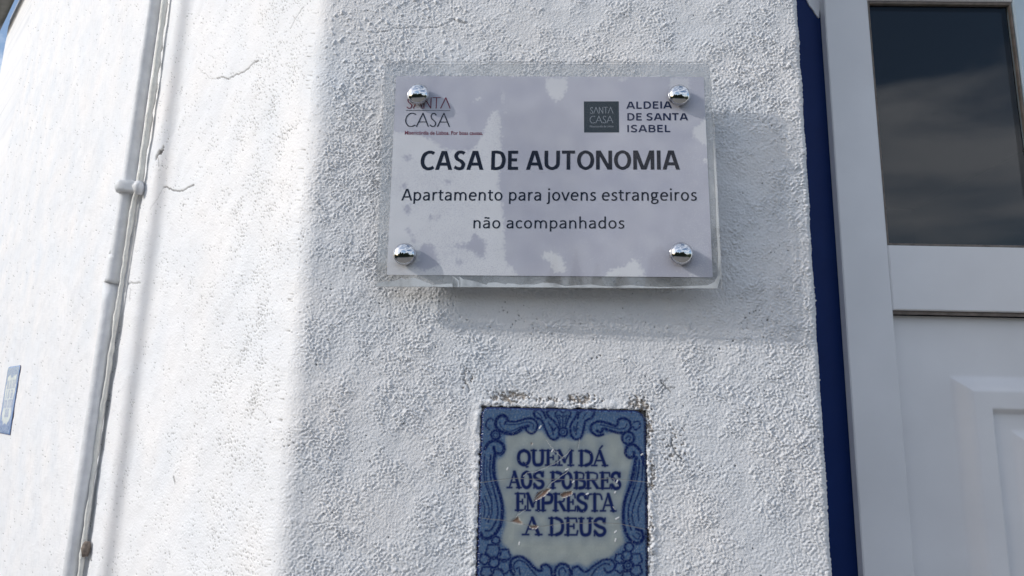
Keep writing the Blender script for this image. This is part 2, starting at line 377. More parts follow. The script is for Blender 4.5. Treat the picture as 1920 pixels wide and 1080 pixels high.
# broken plaster around the tile
frontm = (leftm < 0.01) & (Ug < WALLR)
for (u, v, ru, rv, k) in [(955, 745, 42, 12, 1.0), (1090, 750, 34, 11, 0.9), (1198, 758, 24, 16, 1.0), (1218, 800, 9, 40, 0.8), (1266, 838, 26, 55, 0.42), (874, 712, 20, 34, 0.35),
                          (1222, 900, 7, 60, 0.7), (1219, 1010, 6, 60, 0.7), (897, 900, 5, 90, 0.3), (1040, 752, 60, 8, 0.5), (1405, 615, 10, 14, 0.2)]:
    c = on_y(u, v); c2 = on_y(u+ru, v); c3 = on_y(u, v-rv)
    rx = abs(c2[0]-c[0]); rz = abs(c3[2]-c[2])
    q = np.exp(-((Ug-c[0])/rx)**2-((Zg-c[2])/rz)**2)*k
    n_ = samp(T_GRAIN2, Ug, Zg, 0.9)+0.8*samp(T_MID, Ug, Zg, 0.3)
    mk = frontm*sstep(0.50, 0.85, q+0.22*n_)*sstep(0.10, 0.2, q)
    brown = np.maximum(brown, mk*(0.75+0.2*samp(T_FINE, Ug, Zg, 0.3)))
    H -= 0.0013*mk; H += frontm*q*0.0005*np.tanh(samp(T_GRAIN, Ug, Zg, 0.9)*1.5)
# bedding of the tile: the plaster laps up to its edge, with a ragged joint
dx_ = np.abs(Ug-Tc[0])-TW/2; dz_ = np.abs(Zg-Tc[1])-THH/2
dt = np.maximum(dx_, dz_)+0.0004*samp(T_MID, Ug, Zg, 0.4)
H = np.where(frontm & (dt < 0.0004), -0.008, H)
lip = frontm*np.exp(-((dt-0.004)/0.0035)**2); H += 0.0009*lip*(1+0.4*samp(T_MID, Ug, Zg, 0.4))*(dt > 0.0004)
dirt = np.maximum(dirt, frontm*0.6*(np.abs(dt-0.0006) < 0.0010)*(samp(T_MID, Ug+2, Zg, 0.3) > 0.4))
H *= sstep(REV, REV-0.02, path[:, 1]*(path[:, 0] > 0.2))[None, :]*1.0+0.0 if False else 1.0
Pw = np.zeros(H.shape+(3,))
Pw[..., 0] = path[None, :, 0]+H*path[None, :, 2]; Pw[..., 1] = path[None, :, 1]+H*path[None, :, 3]; Pw[..., 2] = Zg
Cw = np.ones(Pw.shape)*np.array([0.80, 0.80, 0.812])
tone = samp(T_BIG, Ug, Zg, 1.3)[..., None]
Cw = Cw*(1+0.018*tone*np.array([1.0, 0.6, 0.2]))
Cw = Cw*(1-stain[..., None]*np.array([1.0, 0.9, 0.75]))
d3 = np.clip(dirt, 0, 1)[..., None]; Cw = Cw*(1-d3)+d3*np.array([0.07, 0.065, 0.06])
b3 = np.clip(brown, 0, 1)[..., None]; Cw = Cw*(1-b3)+b3*np.array([0.27, 0.215, 0.165])
wall = empty('house_wall', (0, 0, GROUND)); tag(wall, 'white roughcast house wall that turns a rounded corner beside the door', 'wall')
def under(o, root):     # keep world coordinates when the root Empty stands elsewhere
    o.parent = root; o.matrix_parent_inverse = Matrix.Translation(-Vector(root.location)); return o
under(grid_mesh('plaster_face', Pw[::1], M_WALL, None, Cw), wall)
# lintel above the door and the wall beyond it
V, Fc = [], []
box(V, Fc, WALLR+0.001, 1.20, 0.0, 0.15, 0.42, WTOP); box(V, Fc, 1.201, 3.2, 0.0, 0.15, GROUND, WTOP)
under(mesh_obj('lintel', V, Fc, M_WALLP), wall)
# coping along the top
V, Fc = [], []
e2 = ORG+ALONG*WEND; pts = [(3.2, 0, 0), (CORN, 0, 0), tuple(e2)]
cs_ = []
for (x, y, _), off in zip(pts, [(0, -1), (-math.sin(TH/2), -math.cos(TH/2)), (NRM[0], NRM[1])]):
    cs_ += [(x-off[0]*0.002, y-off[1]*0.002), (x-off[0]*0.3, y-off[1]*0.3)]
for z in (WTOP+0.001, WTOP+0.03):
    for c in cs_: V.append((c[0], c[1], z))
Fc = [(6, 8, 9, 7), (8, 10, 11, 9), (1, 3, 2, 0), (3, 5, 4, 2), (0, 2, 8, 6), (2, 4, 10, 8), (1, 7, 9, 3), (3, 9, 11, 5), (0, 6, 7, 1), (4, 5, 11, 10)]
under(mesh_obj('coping', V, Fc, M_WALLP), wall)

# ------------------------------------------------------------------ blue surround strip and the door
YB = 0.1135
sur = tag(boxo('door_surround', M_BLUE, None, WALLR+0.001, 0.334, YB, 0.20, GROUND, 0.439, b=0.001), 'deep blue painted strip between the rough wall and the white door', 'door surround')
w = [on_y(u, v, YB-0.002) for u, v in [(1508, -14), (1514, 2), (1518, 10), (1524, 17), (1529, 25), (1533, 31), (1536, 33), (1537, 18), (1537, -14)]]
V = [(p[0], p[1], p[2]) for p in w]+[(p[0], YB-0.0002, p[2]) for p in w]; n = len(w)
mesh_obj('filler_smear', V, [tuple(range(n))]+[(i, n+i, n+(i+1) % n, (i+1) % n) for i in range(n)], M_DOOR, sur)
door = empty('front_door', (0.33, 0.104, GROUND)); tag(door, 'white panelled front door with a tall dark glass pane and dusty ledges', 'door')
def dp(o): return under(o, door)
Y0 = 0.1000; X0, X1, X2 = 0.3277, 0.3789, 0.5491  # door coordinates scaled about the camera to a deeper plane, results baked in
dp(boxo('left_stile', M_DOOR, None, X0, X1, Y0, 0.112, GROUND+0.01, 0.42, b=0.0012))
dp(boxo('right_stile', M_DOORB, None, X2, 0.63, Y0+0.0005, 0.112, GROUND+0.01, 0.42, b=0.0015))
gx0, gx1, gz0, gz1 = X1+0.0003, X2-0.0003, -0.0305, 0.2690
dp(boxo('top_rail', M_DOOR, None, gx0, gx1, Y0+0.0002, 0.112, gz1, 0.42, b=0.001))
dp(boxo('middle_rail', M_DOOR, None, gx0, gx1, Y0, 0.112, -0.1027, gz0, b=0.0012))
dp(boxo('bottom_rail', M_DOOR, None, gx0, gx1, Y0, 0.112, GROUND+0.01, -1.45, b=0.0012))
dp(boxo('closed_leaf', M_DOOR, None, 0.633, 1.199, 0.104, 0.16, GROUND+0.01, 0.42, b=0.002))
dp(boxo('glass_pane', M_GLASS, None, gx0+0.001, gx1-0.001, 0.1065, 0.1105, gz0+0.001, gz1-0.001))
V, Fc = [], []
for (a, b_, c, d) in [(gx0+0.0002, gx0+0.0028, gz0+0.0003, gz1-0.0003), (gx1-0.0024, gx1-0.0002, gz0+0.0003, gz1-0.0003), (gx0+0.0030, gx1-0.0026, gz0+0.0002, gz0+0.0030), (gx0+0.0030, gx1-0.0026, gz1-0.0034, gz1-0.0002)]:
    box(V, Fc, a, b_, 0.1025, 0.1063, c, d, b=0.0006)
dp(mesh_obj('glazing_bead', V, Fc, M_GASK))
# hall behind the glass: an open box, its gloom painted as near-black blue
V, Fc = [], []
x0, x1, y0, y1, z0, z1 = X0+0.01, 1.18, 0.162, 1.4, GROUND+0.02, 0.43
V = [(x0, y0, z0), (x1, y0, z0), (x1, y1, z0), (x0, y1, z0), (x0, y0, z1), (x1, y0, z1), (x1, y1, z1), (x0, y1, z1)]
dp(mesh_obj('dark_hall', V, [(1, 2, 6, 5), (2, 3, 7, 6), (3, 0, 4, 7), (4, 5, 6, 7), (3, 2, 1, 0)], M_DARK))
V, Fc = [], []; box(V, Fc, gx0+0.0002, gx1-0.0002, Y0+0.004, Y0+0.008, -0.1065, -0.1030); dp(mesh_obj('dusty_ledge_gap', V, Fc, M_GASK))
# pressed lower panel, a height field
xs = np.linspace(gx0+0.0002, gx1-0.0002, 200); zs = np.r_[np.linspace(-1.449, -0.44, 40)[:-1], np.linspace(-0.44, -0.1068, 340)]
X, Z = np.meshgrid(xs, zs)
rx0, rz1 = 0.4400, -0.1705; inset = np.minimum(np.minimum(X-rx0, 0.67-X), np.minimum(rz1-Z, Z+1.30))
ridge = 0.0120*sstep(0, 0.0185, inset)-0.0075*sstep(0.0350, 0.0410, inset)+0.006*sstep(0.056, 0.072, inset)
Pd = np.stack([X, Y0+0.0145-ridge, Z], -1)
dp(grid_mesh('lower_panel', Pd, M_DOOR))

# ------------------------------------------------------------------ hand painted tiles
A5 = (890, 740, 6.753); B5 = (1050, 740, 6.753); C5 = (890, 920, 6.753); D5 = (1050, 920, 6.753); Z5 = (860, 730, 3.0868)
def tl_(pts, crop):
    o = []
    for x, y in pts:
        p = on_y(crop[0]+x/crop[2], crop[1]+y/crop[2], -0.003); o.append((p[0]-Tc[0], p[2]-Tc[1]))
    return o
PXM = 0.000545        # metres per photograph pixel on the tile
strokes = []
def S(crop, w, pts, closed=False): strokes.append((w*1.25*PXM, smooth_path(tl_(pts, crop), 5, closed)))
def CIR(crop, w, x, y, r): S(crop, w, [(x+r*math.cos(a), y+r*math.sin(a)) for a in np.linspace(0, 2*math.pi, 9)[:-1]], True)
S(A5, 4.5, [(410, 330), (405, 290), (350, 262), (290, 295), (265, 350), (275, 420), (330, 465), (400, 490), (480, 498), (550, 470), (600, 425), (640, 410), (680, 395)])
S(A5, 3.2, [(375, 370), (410, 330), (480, 345), (560, 330), (640, 308), (700, 300), (760, 320), (795, 370), (785, 440), (740, 490), (690, 485), (655, 450), (650, 410), (680, 395)])
S(A5, 1.6, [(320, 350), (330, 400), (380, 450), (450, 465), (540, 430), (600, 400)]); S(A5, 1.4, [(400, 375), (480, 380), (560, 370), (640, 350), (700, 350), (740, 380), (740, 430)])
S(A5, 2.5, [(230, 320), (190, 300), (150, 340), (145, 400), (180, 440)])
CIR(A5, 3.4, 265, 510, 56); CIR(A5, 1.5, 262, 512, 25)
S(A5, 4.5, [(130, 690), (165, 625), (230, 583), (300, 590), (355, 630), (372, 690), (350, 740), (300, 750), (255, 720), (240, 670)])
S(Z5, 4.6, [(212, 372), (203, 420), (203, 480), (215, 540), (235, 600), (250, 660), (252, 720), (243, 780), (218, 830), (180, 863), (142, 862), (128, 835)])
S(Z5, 2.4, [(186, 380), (180, 450), (186, 520), (205, 590), (222, 660), (226, 720), (213, 770), (185, 815), (155, 820)])
S(Z5, 2.0, [(150, 380), (145, 450), (150, 530), (170, 590), (190, 650), (190, 720), (170, 770)]); S(Z5, 1.6, [(150, 620), (170, 670), (175, 720), (155, 760)]); S(Z5, 1.6, [(138, 640), (150, 690), (145, 740)])
S(Z5, 1.5, [(165, 410), (160, 500), (170, 560), (190, 610)])
CIR(Z5, 3.0, 215, 876, 22)
CIR(Z5, 3.2, 203, 1003, 31)
for (x, y, r) in [(200, 940, 42), (262, 962, 36), (268, 1025, 40), (150, 985, 30), (228, 1075, 34), (160, 1060, 32)]:
    S(Z5, 2.6, [(x+r*(1+0.12*math.sin(5*a))*math.cos(a), y+r*(1+0.12*math.sin(5*a))*math.sin(a)) for a in np.linspace(0, 2*math.pi, 15)[:-1]], True)
S(Z5, 3.6, [(318, 1075), (300, 1050), (300, 1000), (325, 975), (365, 972), (400, 995), (430, 1028), (462, 1052), (482, 1048), (480, 1025), (500, 1016), (528, 1030), (540, 1070), (540, 1100)])
S(Z5, 2.0, [(325, 1060), (318, 1020), (345, 992), (385, 1005), (420, 1045), (450, 1080)]); S(Z5, 2.0, [(355, 1075), (350, 1035), (335, 1040)])
S(Z5, 3.6, [(560, 1110), (558, 1050), (585, 1016), (625, 1018), (646, 1055), (640, 1110)]); S(Z5, 2, [(585, 1090), (582, 1050), (605, 1035), (622, 1060)])
S(Z5, 3.0, [(656, 1075), (660, 1040), (690, 1028), (715, 1050), (742, 1056), (790, 1020), (840, 990), (885, 990), (905, 1018), (893, 1050), (860, 1062), (845, 1040)])
S(Z5, 2.0, [(770, 1080), (800, 1040), (850, 1010), (878, 1020)]); S(Z5, 2.2, [(300, 1120), (420, 1090), (500, 1120), (600, 1140), (700, 1115), (800, 1090), (900, 1110)])
CIR(Z5, 3.4, 982, 1022, 28); CIR(Z5, 1.8, 982, 1020, 12)
for (x, y, r) in [(932, 980, 26), (975, 968, 30), (1028, 985, 34), (1030, 1050, 32), (935, 1035, 28), (975, 1085, 30)]:
    S(Z5, 2.5, [(x+r*(1+0.12*math.sin(5*a))*math.cos(a), y+r*(1+0.12*math.sin(5*a))*math.sin(a)) for a in np.linspace(0, 2*math.pi, 15)[:-1]], True)
CIR(Z5, 2.8, 988, 915, 26)
S(Z5, 4.2, [(1072, 440), (1062, 380), (1035, 335), (1000, 318), (972, 340), (968, 375), (992, 396), (1018, 385), (1015, 365)])
S(Z5, 4.4, [(1030, 395), (1018, 450), (1005, 520), (985, 585), (965, 640), (956, 700), (956, 770), (970, 830), (1000, 878), (1040, 892), (1070, 865), (1062, 825), (1030, 808)])
S(Z5, 2.4, [(1048, 410), (1040, 490), (1022, 560), (1000, 630), (985, 690), (985, 760), (1000, 815)]); S(Z5, 2.0, [(1066, 450), (1062, 530), (1040, 610), (1015, 670), (1005, 740), (1018, 790)])
S(Z5, 1.8, [(1072, 600), (1055, 650), (1040, 700), (1045, 760)]); S(Z5, 1.6, [(1030, 450), (1020, 520), (1003, 580)]); S(Z5, 1.8, [(1010, 850), (1040, 868), (1052, 845), (1030, 830)])
CIR(Z5, 3.4, 982, 282, 35); S(Z5, 2, [(970, 285), (985, 270), (998, 285), (985, 298)])
S(Z5, 3.8, [(835, 262), (800, 268), (768, 240), (772, 205), (810, 187), (860, 195), (905, 212), (922, 200), (925, 178), (955, 168), (990, 185), (998, 220), (975, 246), (930, 252), (880, 240), (838, 228), (828, 250), (802, 240)])
S(Z5, 1.6, [(820, 205), (870, 215), (920, 228), (960, 225), (975, 200)]); S(Z5, 2.4, [(1015, 190), (1045, 185), (1050, 215), (1025, 235), (1010, 215)])
S(Z5, 3.4, [(505, 165), (490, 130), (462, 115), (436, 130), (445, 160), (480, 180), (500, 225), (525, 275), (555, 292), (580, 268), (578, 225), (552, 185), (520, 155), (512, 128), (540, 114)])
S(Z5, 3.4, [(690, 165), (700, 135), (740, 115), (785, 128), (770, 165), (735, 185), (722, 240), (705, 282), (672, 288), (650, 260), (650, 205), (675, 165), (690, 130)])
S(Z5, 2.0, [(520, 190), (540, 230), (548, 262)]); S(Z5, 2.0, [(690, 190), (680, 230), (680, 265)]); S(Z5, 2.6, [(540, 215), (548, 240), (560, 225)]); S(Z5, 2.2, [(668, 215), (672, 240), (690, 225)])
CIR(Z5, 3.4, 605, 247, 25); CIR(Z5, 1.5, 605, 247, 10)
S(Z5, 2.4, [(588, 215), (572, 170), (560, 140), (580, 118), (605, 135), (632, 118), (650, 140), (635, 170), (618, 215)]); S(Z5, 2, [(603, 215), (603, 150)]); S(Z5, 1.8, [(590, 200), (582, 160)]); S(Z5, 1.8, [(615, 200), (625, 160)])
S(Z5, 2.0, [(560, 160), (580, 150), (605, 160), (630, 150), (650, 162)]); S(Z5, 1.6, [(455, 135), (470, 145), (480, 165)]); S(Z5, 1.6, [(745, 135), (730, 150), (720, 170)])
# lettering: unit box glyphs, y up; 0 thick stem, 1 thin
_t, _n = 1.0, 0.5
def ser(x, y): return (_n, [(x-0.17, y), (x+0.17, y)])
GL = {
 'A': [(_n, [(0.12, 0), (0.48, 1)]), (_t, [(0.50, 1), (0.86, 0)]), (_n, [(0.24, 0.34), (0.74, 0.34)]), ser(0.12, 0), ser(0.86, 0)],
 'D': [(_t, [(0.2, 0), (0.2, 1)]), (_n, [(0.04, 0), (0.5, 0)]), (_n, [(0.04, 1), (0.5, 1)]), (_t, 'c', [(0.5, 1), (0.8, 0.85), (0.9, 0.5), (0.8, 0.15), (0.5, 0)])],
 'E': [(_t, [(0.25, 0), (0.25, 1)]), (_n, [(0.05, 1), (0.82, 1), (0.86, 0.78)]), (_n, [(0.05, 0), (0.86, 0), (0.92, 0.24)]), (_n, [(0.25, 0.52), (0.66, 0.52)]), (_n, [(0.66, 0.40), (0.66, 0.64)])],
 'M': [(_n, [(0.12, 0), (0.12, 1)]), (_t, [(0.12, 1), (0.46, 0.25)]), (_n, [(0.46, 0.25), (0.84, 1)]), (_t, [(0.86, 0), (0.86, 1)]), ser(0.12, 0), ser(0.86, 0), (_n, [(0, 1), (0.14, 1)]), (_n, [(0.84, 1), (1, 1)])],
 'O': [(_t, 'c', [(0.5, 1), (0.2, 0.85), (0.1, 0.5), (0.2, 0.15), (0.5, 0), (0.8, 0.15), (0.9, 0.5), (0.8, 0.85), (0.5, 1)])],
 'Q': [(_t, 'c', [(0.5, 1), (0.2, 0.85), (0.1, 0.5), (0.2, 0.15), (0.5, 0), (0.8, 0.15), (0.9, 0.5), (0.8, 0.85), (0.5, 1)]), (_n, 'c', [(0.45, 0.16), (0.6, 0.05), (0.68, -0.14), (0.78, -0.12)])],
 'U': [(_t, 'c', [(0.2, 1), (0.2, 0.35), (0.3, 0.05), (0.55, 0), (0.76, 0.1), (0.82, 0.4), (0.82, 1)]), ser(0.2, 1), ser(0.82, 1)],
 'P': [(_t, [(0.22, 0), (0.22, 1)]), ser(0.22, 0), (_n, [(0.04, 1), (0.55, 1)]), (_t, 'c', [(0.55, 1), (0.85, 0.92), (0.9, 0.72), (0.8, 0.5), (0.5, 0.45), (0.22, 0.45)])],
 'B': [(_t, [(0.22, 0), (0.22, 1)]), (_n, [(0.04, 1), (0.55, 1)]), (_n, [(0.04, 0), (0.55, 0)]), (_n, 'c', [(0.55, 1), (0.8, 0.92), (0.82, 0.72), (0.7, 0.56), (0.22, 0.53)]), (_t, 'c', [(0.55, 0.53), (0.85, 0.44), (0.92, 0.26), (0.82, 0.06), (0.5, 0)])],
 'R': [(_t, [(0.2, 0), (0.2, 1)]), ser(0.2, 0), (_n, [(0.04, 1), (0.55, 1)]), (_n, 'c', [(0.55, 1), (0.8, 0.92), (0.84, 0.74), (0.74, 0.55), (0.2, 0.5)]), (_t, [(0.52, 0.5), (0.84, 0.04)]), (_n, [(0.8, 0), (1, 0)])],
 'S': [(_t, 'c', [(0.82, 0.78), (0.72, 0.95), (0.45, 1), (0.2, 0.88), (0.18, 0.68), (0.45, 0.52), (0.78, 0.40), (0.86, 0.2), (0.7, 0.02), (0.4, 0), (0.16, 0.2)]), (_n, [(0.86, 0.72), (0.88, 1.02)]), (_n, [(0.14, 0.28), (0.12, -0.02)])],
 'T': [(_t, [(0.5, 0), (0.5, 1)]), ser(0.5, 0), (_n, 'c', [(0.02, 0.72), (0.12, 0.98), (0.5, 1), (0.86, 0.98), (0.98, 0.70)])],
 'I': [(_t, [(0.5, 0), (0.5, 1)]), ser(0.5, 0), ser(0.5, 1)],
 'F': [(_t, [(0.25, 0), (0.25, 1)]), ser(0.25, 0), (_n, [(0.05, 1), (0.86, 1), (0.88, 0.78)]), (_n, [(0.25, 0.52), (0.66, 0.52)])],
}
def word(rows, tw):
    out = []
    for ytop, ybase, dy, letters in rows:
        for ch, x0, x1 in letters:
            for st in GL[ch]:
                w, pts = st[0], st[-1]; g_ = [(x0+(x1-x0)*a, ybase+(ytop-ybase)*b+dy*(x0-600)/500) for a, b in pts]
                q_ = tl_(g_, Z5); out.append(((5.7 if w == _t else 3.2)*PXM*tw, smooth_path(q_, 5) if st[1] == 'c' else np.array(q_)))
    return out
rows1 = [(356, 440, 4, [('Q', 338, 418), ('U', 418, 500), ('E', 500, 572), ('M', 572, 662), ('D', 694, 780), ('A', 775, 860)]),
         (482, 572, 4, [('A', 285, 360), ('O', 362, 424), ('S', 428, 498), ('P', 530, 602), ('O', 598, 658), ('B', 668, 736), ('R', 734, 816), ('E', 816, 886), ('S', 880, 942)]),
         (607, 703, 4, [('E', 326, 392), ('M', 390, 474), ('P', 472, 548), ('R', 546, 624), ('E', 620, 684), ('S', 680, 748), ('T', 745, 832), ('A', 826, 908)]),
         (748, 844, 4, [('A', 375, 478), ('D', 520, 612), ('E', 612, 696), ('U', 694, 776), ('S', 778, 858)])]
letters1 = word(rows1, 1.0)
letters1.append((3.0*PXM, np.array(tl_([(818, 345), (832, 328)], Z5))))
rows2 = [(340, 450, 0, [('U', 300, 370), ('M', 375, 470), ('D', 520, 590), ('A', 590, 660), ('F', 700, 760), ('A', 760, 830), ('M', 830, 930)]),
         (490, 600, 0, [('E', 330, 400), ('A', 460, 540), ('D', 540, 640), ('B', 700, 790), ('R', 790, 880)]),
         (640, 750, 0, [('D', 300, 370), ('O', 370, 450), ('S', 450, 520), ('O', 580, 660), ('U', 660, 740), ('T', 740, 820), ('R', 820, 900), ('O', 900, 960)]),
         (790, 890, 0, [('S', 480, 560), ('A', 560, 640), ('I', 640, 680), ('B', 690, 770)])]
letters2 = word(rows2, 1.25)
interior = tl_([(270, 270), (330, 265), (390, 245), (440, 250), (480, 240), (510, 280), (560, 305), (610, 285), (660, 300), (710, 300), (740, 250), (770, 265), (820, 275), (880, 255), (930, 255), (945, 300), (960, 350), (975, 400), (1005, 400), (990, 470), (970, 550), (950, 620), (938, 700), (938, 780), (950, 850), (960, 890), (920, 920), (890, 960), (860, 975), (790, 990), (740, 1030), (690, 1005), (650, 1020), (600, 995), (550, 1015), (500, 1000), (460, 1035), (420, 990), (370, 960), (310, 960), (290, 920), (250, 890), (255, 840), (275, 780), (275, 700), (262, 640), (240, 560), (222, 480), (222, 410), (262, 390), (280, 350)], Z5)
CHIPS = [tl_(c, Z5) for c in [[(435, 648), (450, 615), (468, 595), (505, 580), (533, 575), (500, 612), (462, 635)], [(588, 612), (610, 598), (640, 594), (657, 590), (655, 608), (625, 620), (600, 628)],
                              [(303, 766), (345, 738), (352, 762), (376, 780), (340, 777)], [(408, 793), (462, 792), (448, 805), (425, 807)], [(418, 310), (426, 312), (423, 330)]]]
CRK = [tl_(c, Z5) for c in [[(375, 502), (400, 488), (440, 482), (470, 462), (510, 452), (560, 428), (600, 398), (650, 350)], [(440, 640), (480, 600), (530, 552), (580, 510), (640, 470), (620, 455)],
                            [(505, 298), (530, 330), (560, 362), (600, 400)], [(700, 290), (690, 340)], [(895, 520), (905, 545), (925, 560)], [(895, 680), (908, 700)], [(650, 520), (668, 548)], [(310, 760), (350, 720), (380, 700)]]]
FINE = [tl_(c, Z5) for c in [[(120, 545), (250, 522), (320, 515), (600, 522), (820, 520), (950, 520), (1085, 538)], [(130, 745), (200, 752), (300, 765), (430, 798), (520, 790), (600, 775), (740, 772), (850, 775), (960, 785), (1085, 812)]]]
SPK = [tl_([(x, y), (x+a, y-b)], Z5) for x, y, a, b in [(912, 752, 16, 9), (905, 600, 4, 6), (915, 540, 6, 12), (905, 830, 9, 8), (908, 880, 3, 12), (740, 608, 10, 4), (468, 225, 8, 12), (1058, 380, 8, 6), (280, 465, 4, 8), (350, 900, 2, 12), (620, 468, 14, 6), (660, 540, 8, 8), (540, 360, 6, 10)]]
def make_tile(name, letters, center, ax, nrm, res, soft=0.0009, worn=True, cmul=1.0, dens=1.0):
    xs = np.linspace(-TW/2, TW/2, res); zs = np.linspace(-THH/2, THH/2, int(res*1.05)); X, Z = np.meshgrid(xs, zs)
    # outline: rounded right corner, cut left corner, slightly wavy
    ins = inpoly(X, Z, interior).astype(float); k = max(1, int(0.0016/(TW/res)))
    wash = 1-blur(ins, k)
    d = np.full(X.shape, 0.02)
    for w_, p_ in strokes: seg_dist(X, Z, p_, w_, d)
    dl = np.full(X.shape, 0.02)
    for w_, p_ in letters: seg_dist(X, Z, p_, w_, dl)
    edge = np.minimum(TW/2-np.abs(X), THH/2-np.abs(Z))
    nz_ = samp(T_MID, X, Z, 0.11); nf = samp(T_GRAIN, X, Z, 0.18)
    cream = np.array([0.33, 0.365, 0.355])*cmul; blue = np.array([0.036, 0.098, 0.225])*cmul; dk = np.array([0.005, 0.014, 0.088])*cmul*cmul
    c = np.ones(X.shape+(3,))*cream*(1+0.012*nz_[..., None])
    wv = np.clip(wash*(0.93+0.10*nz_+0.05*nf), 0, 1)
    halo = np.exp(-np.maximum(dl, 0)/0.0035)*0.38+np.exp(-np.maximum(d, 0)/0.004)*0.25*(wash < 0.5)
    wv = np.clip(np.maximum(wv*0.9, halo), 0, 1)[..., None]
    c = c*(1-wv)+wv*blue*(1+0.03*nf[..., None]+0.10*samp(T_STREAK, X, Z, 0.3)[..., None])
    D = np.maximum((1-sstep(-soft, soft, d))*(0.92+0.10*nz_), (1-sstep(-soft*0.8, soft*0.8, dl))*0.97)
    D = np.maximum(D, (1-sstep(0.0008, 0.0026, edge+0.0005*nz_))*0.95)
    D = np.clip(D*dens, 0, 1)[..., None]; c = c*(1-D)+D*dk
    Y = np.zeros(X.shape)
    if worn:
        for ch in CHIPS:
            m_ = inpoly(X, Z, ch); mb = blur(m_.astype(float), 1); Y -= 0.0009*mb
            c = c*(1-mb[..., None])+mb[..., None]*np.array([0.24, 0.16, 0.12])
            rim = (blur(m_.astype(float), 2) > 0.12) & (~m_) & (samp(T_MID, X+1, Z, 0.05) > -0.2); c[rim] = (0.5, 0.47, 0.42)
        for lst, w_, cc, kk, dep in ((CRK, 0.0005, (0.52, 0.53, 0.52), 0.85, 0.0003), (FINE, 0.0003, (0.24, 0.235, 0.22), 0.6, 0.0002), (SPK, 0.0009, (0.72, 0.72, 0.72), 1.0, -0.0002)):
            q_ = np.full(X.shape, 0.02)
            for p_ in lst:
                a = lerp_path(p_, 14) if len(p_) > 2 else np.array(p_)
                a = a+(0.0004*rng.standard_normal(a.shape) if len(p_) > 2 else 0); seg_dist(X, Z, a, w_, q_)
            mk = (1-sstep(0, 0.0004, q_))*kk
            if lst is CRK: mk = mk*(samp(T_GRAIN, X*1.0, Z, 0.12) > -0.5)
            c = c*(1-mk[..., None])+mk[..., None]*np.array(cc); Y -= dep*mk
        sc = (samp(T_PIT, X+4, Z, 0.14) > 3.0); c[sc] = (0.5, 0.5, 0.5)
    c = np.clip(c, 0.004, 1)
    # shape the outline
    Xo, Zo = X.copy(), Z.copy()
    r = 0.011
    for sx, rr in ((1, 0.011), (-1, 0.0065)):
        qx = sx*X-(TW/2-rr); qz = Z-(THH/2-rr); L = np.hypot(np.maximum(qx, 0), np.maximum(qz, 0)); mk = (qx > 0) & (qz > 0) & (L > 1e-9)
        mm = np.maximum(qx, qz); sca = np.where(mk, mm/np.maximum(L, 1e-9), 1)
        Xo = np.where(mk, sx*((TW/2-rr)+qx*sca), Xo); Zo = np.where(mk, (THH/2-rr)+qz*sca, Zo)
    wob = 0.0004*samp(T_MID, X, Z, 0.08)
    Xo += wob*sstep(0.004, 0, edge)
    Y -= 0.0012*sstep(0.0022, 0, edge)+0*Y       # softened arris
    Y += 0.00008*samp(T_BIG, X, Z, 0.15)
    ax = np.array(ax); nrm = np.array(nrm); C = np.array(center)
    P_ = (Xo[..., None]*ax+Y[..., None]*nrm); P_[..., 2] += Zo
    root = empty(name, tuple(C))
    grid_mesh('glazed_face', P_, M_TILE, root, c)
    # body behind the glaze
    ring = np.concatenate([P_[0, :], P_[1:, -1], P_[-1, -2::-1], P_[-2:0:-1, 0]]); n_ = len(ring)
    Vb = [tuple(p) for p in ring-nrm*0.0002]+[tuple(p-nrm*0.0085) for p in ring]
    mesh_obj('clay_body', Vb, [(i, (i+1) % n_, n_+(i+1) % n_, n_+i) for i in range(n_)]+[tuple(range(n_, 2*n_))], M_CLAY, root)
    return root
t1 = make_tile('azulejo_tile', letters1, (Tc[0], -0.0016, Tc[1]), (1, 0, 0), (0, -1, 0), 400)
tag(t1, 'cracked and chipped blue and cream painted tile in the wall below the clear sign', 'wall tile')
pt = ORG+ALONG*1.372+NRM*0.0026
t2 = make_tile('azulejo_tile', letters2, (pt[0], pt[1], -0.2168), tuple(-ALONG), tuple(NRM), 150, soft=0.0012, worn=False, cmul=2.0, dens=0.45)  # paint colours brightened to carry the look of full sun
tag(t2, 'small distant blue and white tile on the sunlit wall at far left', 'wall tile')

# ------------------------------------------------------------------ the sign
SGY = -0.0235
sign = empty('wall_sign', (0, SGY, 0)); sign.rotation_euler = (0, 0, -0.018)
tag(sign, 'clear acrylic wall sign holding a damp printed sheet, fixed with four chrome studs', 'sign')
def sl_(u, v): p = on_y(u, v, SGY); return (p[0], p[2])
pc = [sl_(742, 140), sl_(1318, 147), sl_(1335, 521), sl_(724, 514)]
def bil(a, b):      # a: 0..1 left to right, b: 0..1 bottom to top on the sheet
    tl2, tr2, br2, bl2 = [np.array(c) for c in pc]
    return ((bl2*(1-a)[..., None]+br2*a[..., None])*(1-b)[..., None]+(tl2*(1-a)[..., None]+tr2*a[..., None])*b[..., None])
res = 700; A_, B_ = np.meshgrid(np.linspace(0, 1, res), np.linspace(0, 1, int(res*0.664)))
XZ = bil(A_, B_); X, Z = XZ[..., 0], XZ[..., 1]
Xw = X+0.0011*samp(T_MID, X, Z, 0.12)+0.0007*samp(T_GRAIN, X, Z, 0.20); Zw = Z+0.0011*samp(T_MID, X+1, Z, 0.12)+0.0007*samp(T_GRAIN, X+1, Z, 0.20)
def pp(lst): return [sl_(u, v) for u, v in lst]
light = np.zeros(X.shape); dark = np.zeros(X.shape)
